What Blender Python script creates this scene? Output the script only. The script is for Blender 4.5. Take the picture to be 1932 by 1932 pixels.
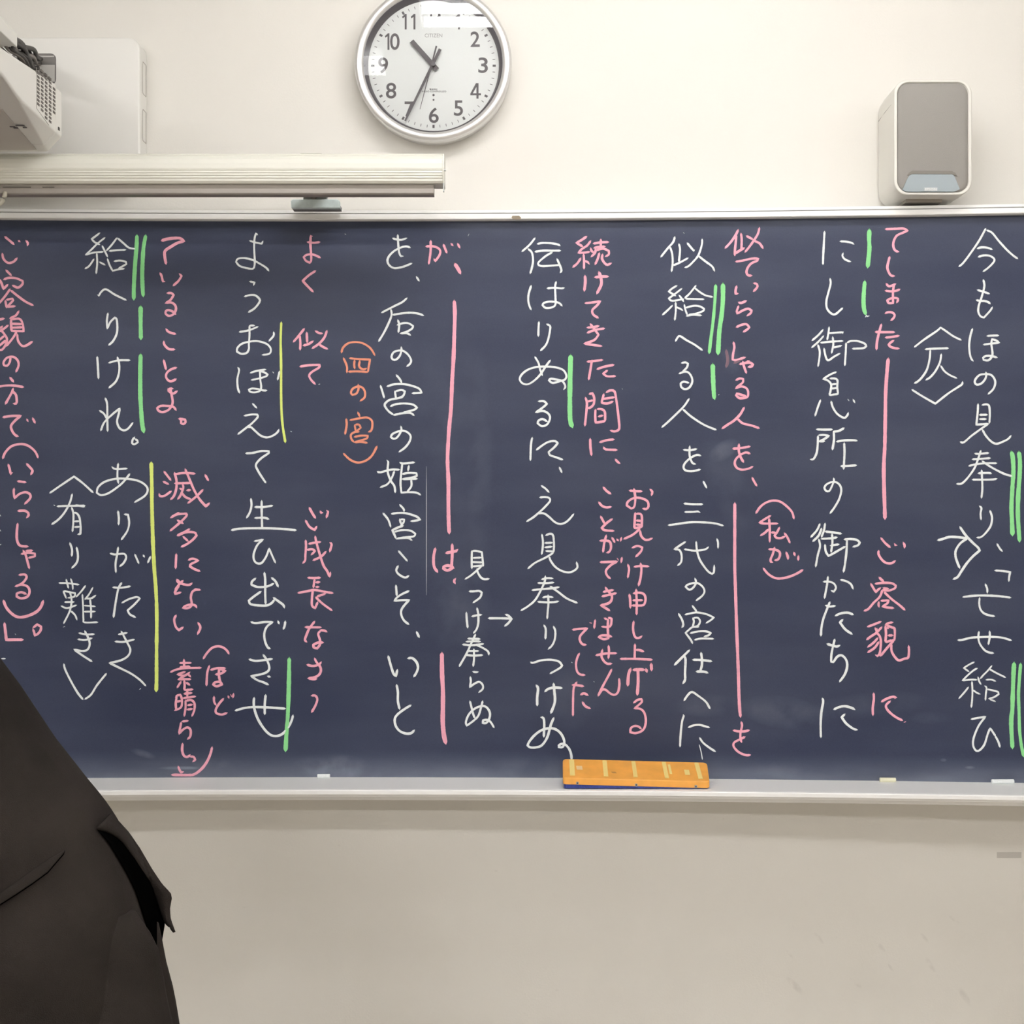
import bpy, bmesh, math, random
from mathutils import Vector, Matrix, noise
random.seed(7)
for o in list(bpy.data.objects): bpy.data.objects.remove(o)
sc = bpy.context.scene
COL = sc.collection

# ------------------------------------------------------------------ camera
F = 2740.0          # focal length in pixels of the 1932 px wide frame
D = 3.10            # camera to the blackboard's deepest line
EYE = 1.50
cam_data = bpy.data.cameras.new('camera')
cam = bpy.data.objects.new('camera', cam_data); COL.objects.link(cam)
cam_data.sensor_width = 36.0
cam_data.lens = 36.0 * F / 1932.0
cam_data.clip_start = 0.05
cam.location = (0, -D, EYE)
cam.rotation_euler = (math.radians(90), 0, 0)
sc.camera = cam

# ------------------------------------------------------------------ view and world
sc.view_settings.view_transform = 'Standard'
sc.view_settings.look = 'None'
sc.view_settings.gamma = 1.0
sc.view_settings.use_curve_mapping = False
sc.view_settings.exposure = 0.04
world = bpy.data.worlds.new('world'); sc.world = world
world.use_nodes = True
world.node_tree.nodes['Background'].inputs[0].default_value = (0.9, 0.95, 1.0, 1)
world.node_tree.nodes['Background'].inputs[1].default_value = 0.3

WALL = 0.04         # y of the wall face
CEIL = 2.95
# fluorescent fixtures: (x centre, y centre, tube offsets in y, tube strength)
FIXTURES = [
    (0.33, -1.00, (-0.055, 0.055), 35.0),     # blackboard lamp
    (-0.98, -1.46, (-0.05, 0.05), 9.0),      # first row of the room
    (2.05, -1.46, (-0.05, 0.05), 9.0),
    (-2.30, -3.30, (-0.05, 0.05), 61.0),
    (0.20, -3.30, (-0.05, 0.05), 61.0),
    (2.70, -3.30, (-0.05, 0.05), 44.0),
    (-2.30, -5.60, (-0.05, 0.05), 80.0),
    (0.20, -5.60, (-0.05, 0.05), 76.0),
    (2.70, -5.60, (-0.05, 0.05), 76.0),
]
TUBE_COLOR = (1.0, 0.985, 0.985, 1)

# ------------------------------------------------------------------ helpers
def P(X, Y, d):
    """point seen at photograph pixel X, Y when it lies d metres in front of the camera"""
    return Vector(((X - 966) * d / F, d - D, EYE + (966 - Y) * d / F))

def sag(x): return 0.03124 * (x + 0.380) ** 2      # the blackboard is concave

def board_pt(X, Y, lift=0.0):
    d = D
    for _ in range(6):
        x = (X - 966) * d / F
        d = D - sag(x) - lift
    return Vector(((X - 966) * d / F, d - D, EYE + (966 - Y) * d / F))

def new_obj(name, mesh, mat=None, parent=None):
    o = bpy.data.objects.new(name, mesh)
    COL.objects.link(o)
    if mat is not None and not mesh.materials: mesh.materials.append(mat)
    if parent is not None: o.parent = parent
    return o

def from_bm(name, bm, mat=None, parent=None, smooth=False, bevel=0.0, seg=2, recalc=True):
    if recalc: bmesh.ops.recalc_face_normals(bm, faces=bm.faces)
    me = bpy.data.meshes.new(name)
    bm.to_mesh(me); bm.free()
    if smooth:
        for p in me.polygons: p.use_smooth = True
    o = new_obj(name, me, mat, parent)
    if bevel > 0:
        m = o.modifiers.new('bevel', 'BEVEL'); m.width = bevel; m.segments = seg
        m.limit_method = 'ANGLE'; m.angle_limit = math.radians(40)
        for p in me.polygons: p.use_smooth = True
        m2 = o.modifiers.new('wn', 'WEIGHTED_NORMAL'); m2.keep_sharp = False
    return o

def add_box(bm, x0, x1, y0, y1, z0, z1):
    v = [bm.verts.new(c) for c in ((x0,y0,z0),(x1,y0,z0),(x1,y1,z0),(x0,y1,z0),
                                   (x0,y0,z1),(x1,y0,z1),(x1,y1,z1),(x0,y1,z1))]
    for f in ((0,3,2,1),(4,5,6,7),(0,1,5,4),(1,2,6,5),(2,3,7,6),(3,0,4,7)):
        bm.faces.new([v[i] for i in f])
    return v

def loft(bm, loops, cap=True, closed=True):
    rows = [[bm.verts.new(p) for p in lp] for lp in loops]
    n = len(rows[0])
    for a, b in zip(rows, rows[1:]):
        for i in range(n if closed else n - 1):
            j = (i + 1) % n
            try: bm.faces.new((a[i], a[j], b[j], b[i]))
            except ValueError: pass
    if cap:
        bm.faces.new(list(reversed(rows[0]))); bm.faces.new(rows[-1])
    return rows

def rrect(w, h, r, n=6):
    """rounded rectangle outline centred on 0,0"""
    pts = []
    for cx, cy, a0 in ((w/2-r, h/2-r, 0), (-w/2+r, h/2-r, 90), (-w/2+r, -h/2+r, 180), (w/2-r, -h/2+r, 270)):
        for k in range(n + 1):
            a = math.radians(a0 + 90 * k / n)
            pts.append((cx + r * math.cos(a), cy + r * math.sin(a)))
    return pts

def disc_profile(bm, cx, cz, prof, n=96):
    """lathe about the y axis: prof = [(radius, y)]"""
    loops = []
    for r, y in prof:
        loops.append([(cx + r * math.cos(2*math.pi*i/n), y, cz + r * math.sin(2*math.pi*i/n)) for i in range(n)])
    loft(bm, loops, cap=False)

def tube(bm, pts, r, n=8, cap=True):
    loops = []
    for i, p in enumerate(pts):
        p = Vector(p)
        t = (Vector(pts[min(i+1, len(pts)-1)]) - Vector(pts[max(i-1, 0)])).normalized()
        a = Vector((0, 0, 1)) if abs(t.z) < 0.9 else Vector((1, 0, 0))
        u = t.cross(a).normalized(); v = t.cross(u)
        rr = r[i] if isinstance(r, (list, tuple)) else r
        loops.append([p + rr * (u * math.cos(2*math.pi*k/n) + v * math.sin(2*math.pi*k/n)) for k in range(n)])
    loft(bm, loops, cap=cap)

def thing(name, label, cat, loc=(0, 0, 0), group=None):
    o = bpy.data.objects.new(name, None); COL.objects.link(o)
    o.empty_display_size = 0.05
    o.location = loc
    o['label'] = label; o['category'] = cat
    if group: o['group'] = group
    return o

def tag(o, label, cat, group=None):
    o['label'] = label; o['category'] = cat
    if group: o['group'] = group
    return o

def reparent(root):
    """children were built in world coordinates: cancel the root's location"""
    for c in root.children:
        c.matrix_parent_inverse = Matrix.Translation(-Vector(root.location))

# ------------------------------------------------------------------ materials
def mat(name, color, rough=0.5, metal=0.0, spec=0.5, emit=None, var=0.0, vscale=8.0, bump=0.0, bscale=200.0, coat=0.0):
    m = bpy.data.materials.new(name); m.use_nodes = True
    nt = m.node_tree; b = nt.nodes['Principled BSDF']
    b.inputs['Base Color'].default_value = (*color, 1)
    b.inputs['Roughness'].default_value = rough
    b.inputs['Metallic'].default_value = metal
    b.inputs['Specular IOR Level'].default_value = spec
    b.inputs['Coat Weight'].default_value = coat
    if emit:
        b.inputs['Emission Color'].default_value = emit[0]
        b.inputs['Emission Strength'].default_value = emit[1]
    tc = nt.nodes.new('ShaderNodeTexCoord')
    if var > 0:
        n = nt.nodes.new('ShaderNodeTexNoise'); n.inputs['Scale'].default_value = vscale
        n.inputs['Detail'].default_value = 6
        nt.links.new(tc.outputs['Object'], n.inputs['Vector'])
        r = nt.nodes.new('ShaderNodeValToRGB')
        r.color_ramp.elements[0].position = 0.3; r.color_ramp.elements[1].position = 0.7
        lo = [c * (1 - var) for c in color]; hi = [min(1, c * (1 + var)) for c in color]
        r.color_ramp.elements[0].color = (*lo, 1); r.color_ramp.elements[1].color = (*hi, 1)
        nt.links.new(n.outputs['Fac'], r.inputs['Fac'])
        nt.links.new(r.outputs['Color'], b.inputs['Base Color'])
    if bump > 0:
        n = nt.nodes.new('ShaderNodeTexNoise'); n.inputs['Scale'].default_value = bscale
        n.inputs['Detail'].default_value = 3
        nt.links.new(tc.outputs['Object'], n.inputs['Vector'])
        bp = nt.nodes.new('ShaderNodeBump'); bp.inputs['Strength'].default_value = bump
        bp.inputs['Distance'].default_value = 0.002
        nt.links.new(n.outputs['Fac'], bp.inputs['Height'])
        nt.links.new(bp.outputs['Normal'], b.inputs['Normal'])
    return m

def math_node(nt, op, a, b=None, clamp=False):
    n = nt.nodes.new('ShaderNodeMath'); n.operation = op; n.use_clamp = clamp
    for i, v in enumerate((a, b)):
        if v is None: continue
        if isinstance(v, (int, float)): n.inputs[i].default_value = v
        else: nt.links.new(v, n.inputs[i])
    return n.outputs[0]

def blotches(nt, spots, noise_scale, rot=0.0):
    """sum of soft ellipses (x, z, rx, rz, amount, angle) broken up by noise, in object space"""
    tc = nt.nodes.new('ShaderNodeTexCoord')
    sep = nt.nodes.new('ShaderNodeSeparateXYZ'); nt.links.new(tc.outputs['Object'], sep.inputs[0])
    total = None
    for (x, z, rx, rz, amt, ang) in spots:
        c, s = math.cos(ang), math.sin(ang)
        dx = math_node(nt, 'SUBTRACT', sep.outputs['X'], x)
        dz = math_node(nt, 'SUBTRACT', sep.outputs['Z'], z)
        u = math_node(nt, 'ADD', math_node(nt, 'MULTIPLY', dx, c / rx), math_node(nt, 'MULTIPLY', dz, s / rx))
        v = math_node(nt, 'ADD', math_node(nt, 'MULTIPLY', dx, -s / rz), math_node(nt, 'MULTIPLY', dz, c / rz))
        r2 = math_node(nt, 'ADD', math_node(nt, 'MULTIPLY', u, u), math_node(nt, 'MULTIPLY', v, v))
        g = math_node(nt, 'MULTIPLY', math_node(nt, 'SUBTRACT', 1.0, r2, True), amt)
        total = g if total is None else math_node(nt, 'ADD', total, g)
    n = nt.nodes.new('ShaderNodeTexNoise'); n.inputs['Scale'].default_value = noise_scale
    n.inputs['Detail'].default_value = 8
    nt.links.new(tc.outputs['Object'], n.inputs['Vector'])
    nf = math_node(nt, 'MULTIPLY', math_node(nt, 'SUBTRACT', n.outputs['Fac'], 0.36, True), 2.6)
    return math_node(nt, 'MULTIPLY', total, nf, True), tc, sep

def mix_rgb(nt, fac, a, b):
    n = nt.nodes.new('ShaderNodeMix'); n.data_type = 'RGBA'
    if isinstance(fac, (int, float)): n.inputs['Factor'].default_value = fac
    else: nt.links.new(fac, n.inputs['Factor'])
    for k, v in (('A', a), ('B', b)):
        s = [i for i in n.inputs if i.name == k and i.type == 'RGBA'][0]
        if isinstance(v, tuple): s.default_value = v
        else: nt.links.new(v, s)
    return [o for o in n.outputs if o.type == 'RGBA'][0]

def wpx(X, Y, d=3.14):
    p = P(X, Y, d); return p.x, p.z

# wall paint with scuffs
M_wall = mat('wall_paint', (0.76, 0.735, 0.68), rough=0.85, spec=0.25, bump=0.12, bscale=260)
nt = M_wall.node_tree
spots = []
for X, Y, a, l in ((1500,1752,-.9,10),(1545,1770,-.9,16),(1660,1785,-.8,18),(1745,1770,-.9,14),(1755,1820,-1.0,20),
                   (1490,1800,-.9,12),(1680,1825,-.9,12),(1820,1880,-1.0,26),(1500,1860,-.8,26),(1615,1855,-.7,16),
                   (1800,1735,-.6,14),(1050,1868,0,4),(1868,1660,0,4),(936,1643,0,5),(460,1712,0,4),(1580,1770,-.9,10),
                   (640,1595,0,3),(1365,1545,0,2),(1525,1640,0,2)):
    x, z = wpx(X, Y); spots.append((x, z, l * 1.1e-3, max(2.2, l * .28) * 1.1e-3, 0.35, a))
blot, tc, sep = blotches(nt, spots, 60)
n2 = nt.nodes.new('ShaderNodeTexNoise'); n2.inputs['Scale'].default_value = 3.0; n2.inputs['Detail'].default_value = 8
n2.inputs['Roughness'].default_value = 0.65
nt.links.new(tc.outputs['Object'], n2.inputs['Vector'])
low = math_node(nt, 'MULTIPLY', math_node(nt, 'SUBTRACT', 1.05, sep.outputs['Z'], True), 1.0, True)
dirt = math_node(nt, 'MULTIPLY', math_node(nt, 'MULTIPLY', math_node(nt, 'SUBTRACT', n2.outputs['Fac'], 0.42, True), 2.2), low, True)
c1 = mix_rgb(nt, dirt, (0.755, 0.735, 0.685, 1), (0.67, 0.64, 0.585, 1))
c2 = mix_rgb(nt, blot, c1, (0.40, 0.37, 0.34, 1))
nt.links.new(c2, nt.nodes['Principled BSDF'].inputs['Base Color'])

# blackboard: dark blue-grey with wiped chalk dust
M_board = mat('blackboard_paint', (0.05, 0.06, 0.09), rough=0.42, spec=0.24)
nt = M_board.node_tree
spots = []
def bs(X, Y, rx, ry, amt, ang=0.0):
    p = board_pt(X, Y); spots.append((p.x, p.z, rx * 1.13e-3, ry * 1.13e-3, amt, ang))
bs(1480, 1345, 70, 26, .22, -.15); bs(1640, 1330, 90, 20, .12, .1); bs(1365, 850, 26, 14, .30, .6); bs(1378, 925, 30, 90, .10, .4)
bs(625, 1448, 62, 22, .55); bs(400, 1440, 30, 9, .3); bs(345, 1449, 40, 3, .6); bs(270, 1422, 22, 6, .35, -.3)
bs(868, 1150, 50, 90, .14); bs(1075, 1320, 40, 50, .12); bs(1758, 1355, 34, 10, .12); bs(1378, 680, 18, 22, .22)
bs(905, 900, 20, 190, .07); bs(850, 870, 70, 240, .06)
bs(1470, 1452, 60, 14, .18); bs(1340, 1332, 60, 18, .16); bs(1700, 1560, 10, 3, .0)
bs(1020, 1448, 90, 20, .14); bs(1830, 1448, 8, 2.5, .5); bs(1780, 1434, 5, 3, .5)
blot, tc, sep = blotches(nt, [(a, b_, c * 1.25, d * 1.25, e * .62, f) for a, b_, c, d, e, f in spots], 14)
def noise_fac(scale, sx, sz, detail=6):
    mp = nt.nodes.new('ShaderNodeMapping'); mp.inputs['Scale'].default_value = (sx, 1, sz)
    nt.links.new(tc.outputs['Object'], mp.inputs['Vector'])
    n = nt.nodes.new('ShaderNodeTexNoise'); n.inputs['Scale'].default_value = scale; n.inputs['Detail'].default_value = detail
    nt.links.new(mp.outputs[0], n.inputs['Vector']); return n.outputs['Fac']
# dust that settles along the bottom edge of the board
zb = EYE - 0.5665
edge = math_node(nt, 'SUBTRACT', 1.0, math_node(nt, 'MULTIPLY', math_node(nt, 'SUBTRACT', sep.outputs['Z'], zb), 16.0), True)
edge = math_node(nt, 'MULTIPLY', math_node(nt, 'POWER', edge, 1.6), math_node(nt, 'MULTIPLY', noise_fac(5, 1, 3), 0.42), True)
ztop = EYE + 0.6234
edge2 = math_node(nt, 'SUBTRACT', 1.0, math_node(nt, 'MULTIPLY', math_node(nt, 'SUBTRACT', ztop, sep.outputs['Z']), 22.0), True)
edge2 = math_node(nt, 'MULTIPLY', math_node(nt, 'MULTIPLY', edge2, noise_fac(9, 1, 6)), 0.10, True)
streak = math_node(nt, 'MULTIPLY', math_node(nt, 'SUBTRACT', noise_fac(3.5, .5, 2.2, 8), 0.40, True), 0.11)
fine = math_node(nt, 'MULTIPLY', noise_fac(420, 1, 1, 3), 0.035)
dust = math_node(nt, 'ADD', math_node(nt, 'ADD', blot, edge, True), math_node(nt, 'ADD', math_node(nt, 'ADD', streak, edge2), fine), True)
cb = mix_rgb(nt, dust, (0.0215, 0.0285, 0.064, 1), (0.46, 0.51, 0.60, 1))
nt.links.new(cb, nt.nodes['Principled BSDF'].inputs['Base Color'])

def chalk_mat(name, c):
    m = mat(name, c, rough=0.95, spec=0.05)
    nt = m.node_tree; b = nt.nodes['Principled BSDF']
    tc = nt.nodes.new('ShaderNodeTexCoord')
    n = nt.nodes.new('ShaderNodeTexNoise'); n.inputs['Scale'].default_value = 900; n.inputs['Detail'].default_value = 2
    nt.links.new(tc.outputs['Object'], n.inputs['Vector'])
    n3 = nt.nodes.new('ShaderNodeTexNoise'); n3.inputs['Scale'].default_value = 60; n3.inputs['Detail'].default_value = 3
    nt.links.new(tc.outputs['Object'], n3.inputs['Vector'])
    f = math_node(nt, 'ADD', math_node(nt, 'MULTIPLY', math_node(nt, 'SUBTRACT', n.outputs['Fac'], 0.52, True), 1.6),
                  math_node(nt, 'MULTIPLY', math_node(nt, 'SUBTRACT', n3.outputs['Fac'], 0.5, True), 0.7), True)
    d = tuple(x * 0.55 + y * 0.25 for x, y in zip(c, (0.05, 0.06, 0.09)))
    nt.links.new(mix_rgb(nt, f, (*c, 1), (*d, 1)), b.inputs['Base Color'])
    return m
M_chalk = {'w': chalk_mat('white_chalk', (0.86, 0.90, 0.90)), 'p': chalk_mat('pink_chalk', (0.89, 0.42, 0.52)),
           'g': chalk_mat('green_chalk', (0.28, 0.72, 0.30)), 'y': chalk_mat('yellow_chalk', (0.74, 0.85, 0.22)),
           'o': chalk_mat('orange_chalk', (0.78, 0.30, 0.20))}

M_alu = mat('aluminium_frame', (0.93, 0.93, 0.92), rough=0.45, metal=0.0, spec=0.6)
M_plastic = mat('white_plastic', (0.75, 0.735, 0.68), rough=0.45, bump=0.1, bscale=600)
M_plastic2 = mat('off_white_plastic', (0.78, 0.77, 0.73), rough=0.4)
M_grille = mat('grey_speaker_cloth', (0.30, 0.285, 0.265), rough=0.85, bump=0.5, bscale=1500)
M_blue = mat('blue_grey_plastic', (0.31, 0.36, 0.385), rough=0.45)
M_dark = mat('dark_plastic', (0.05, 0.045, 0.042), rough=0.6)
M_housing = mat('cream_enamel', (0.76, 0.755, 0.68), rough=0.42)
M_bar = mat('grey_brown_metal', (0.34, 0.31, 0.28), rough=0.5, metal=0.1)
M_clamp = mat('pale_blue_plastic', (0.66, 0.76, 0.77), rough=0.5, var=.12, vscale=60)
M_steel = mat('galvanised_steel', (0.42, 0.44, 0.43), rough=0.5, metal=0.3)
M_bezel = mat('satin_silver', (0.74, 0.735, 0.73), rough=0.36, metal=0.75)
M_dial = mat('clock_dial_white', (0.80, 0.82, 0.80), rough=0.6, bump=0.2, bscale=900)
M_ink = mat('dark_grey_ink', (0.085, 0.075, 0.08), rough=0.5)
M_ring = mat('dark_grey_ring', (0.10, 0.09, 0.10), rough=0.4)
M_orange = mat('orange_plastic', (0.86, 0.40, 0.075), rough=0.38, var=.08, vscale=40)
M_yellow = mat('pale_yellow_rubber', (0.88, 0.72, 0.28), rough=0.6)
M_felt = mat('blue_felt', (0.035, 0.055, 0.24), rough=0.95, bump=.6, bscale=500)
M_suit = mat('dark_brown_wool', (0.022, 0.0175, 0.0152), rough=0.9, spec=0.15, var=.38, vscale=6, bump=.6, bscale=700)
M_gap_black = mat('jacket_gap_black', (0.0012, 0.0012, 0.0012), rough=1.0, spec=0.0)  # vent gap's shade put into the lining colour; pocket and hem lines share it
M_skin = mat('skin', (0.55, 0.34, 0.25), rough=0.55, var=.06, vscale=20)
M_hair = mat('black_hair', (0.012, 0.011, 0.011), rough=0.5, bump=.5, bscale=300)
M_shirt = mat('white_shirt', (0.75, 0.76, 0.78), rough=0.8)
M_shoe = mat('black_leather', (0.012, 0.011, 0.010), rough=0.3)
M_floor = mat('floor_vinyl', (0.60, 0.54, 0.46), rough=0.4, var=.08, vscale=3)
M_ceil = mat('ceiling_board', (0.82, 0.81, 0.78), rough=0.9, bump=.4, bscale=60)
M_fix = mat('white_enamel', (0.85, 0.85, 0.84), rough=0.3)
M_tube = {}
def tube_mat(s):
    if s not in M_tube:
        M_tube[s] = mat('fluorescent_tube_%d' % len(M_tube), (1, 1, 1), emit=(TUBE_COLOR, s))
    return M_tube[s]
M_tape = mat('grey_tape', (0.52, 0.50, 0.46), rough=0.7)
# clock glass: thin sheet that lets light through and mirrors the lamps
M_glass = bpy.data.materials.new('clock_glass'); M_glass.use_nodes = True
nt = M_glass.node_tree; nt.nodes.clear()
out = nt.nodes.new('ShaderNodeOutputMaterial'); mx = nt.nodes.new('ShaderNodeMixShader')
fr = nt.nodes.new('ShaderNodeFresnel'); fr.inputs['IOR'].default_value = 1.5
tr = nt.nodes.new('ShaderNodeBsdfTransparent'); gl = nt.nodes.new('ShaderNodeBsdfGlossy'); gl.inputs['Roughness'].default_value = 0.015
nt.links.new(fr.outputs[0], mx.inputs[0]); nt.links.new(tr.outputs[0], mx.inputs[1]); nt.links.new(gl.outputs[0], mx.inputs[2])
nt.links.new(mx.outputs[0], out.inputs[0])

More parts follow.
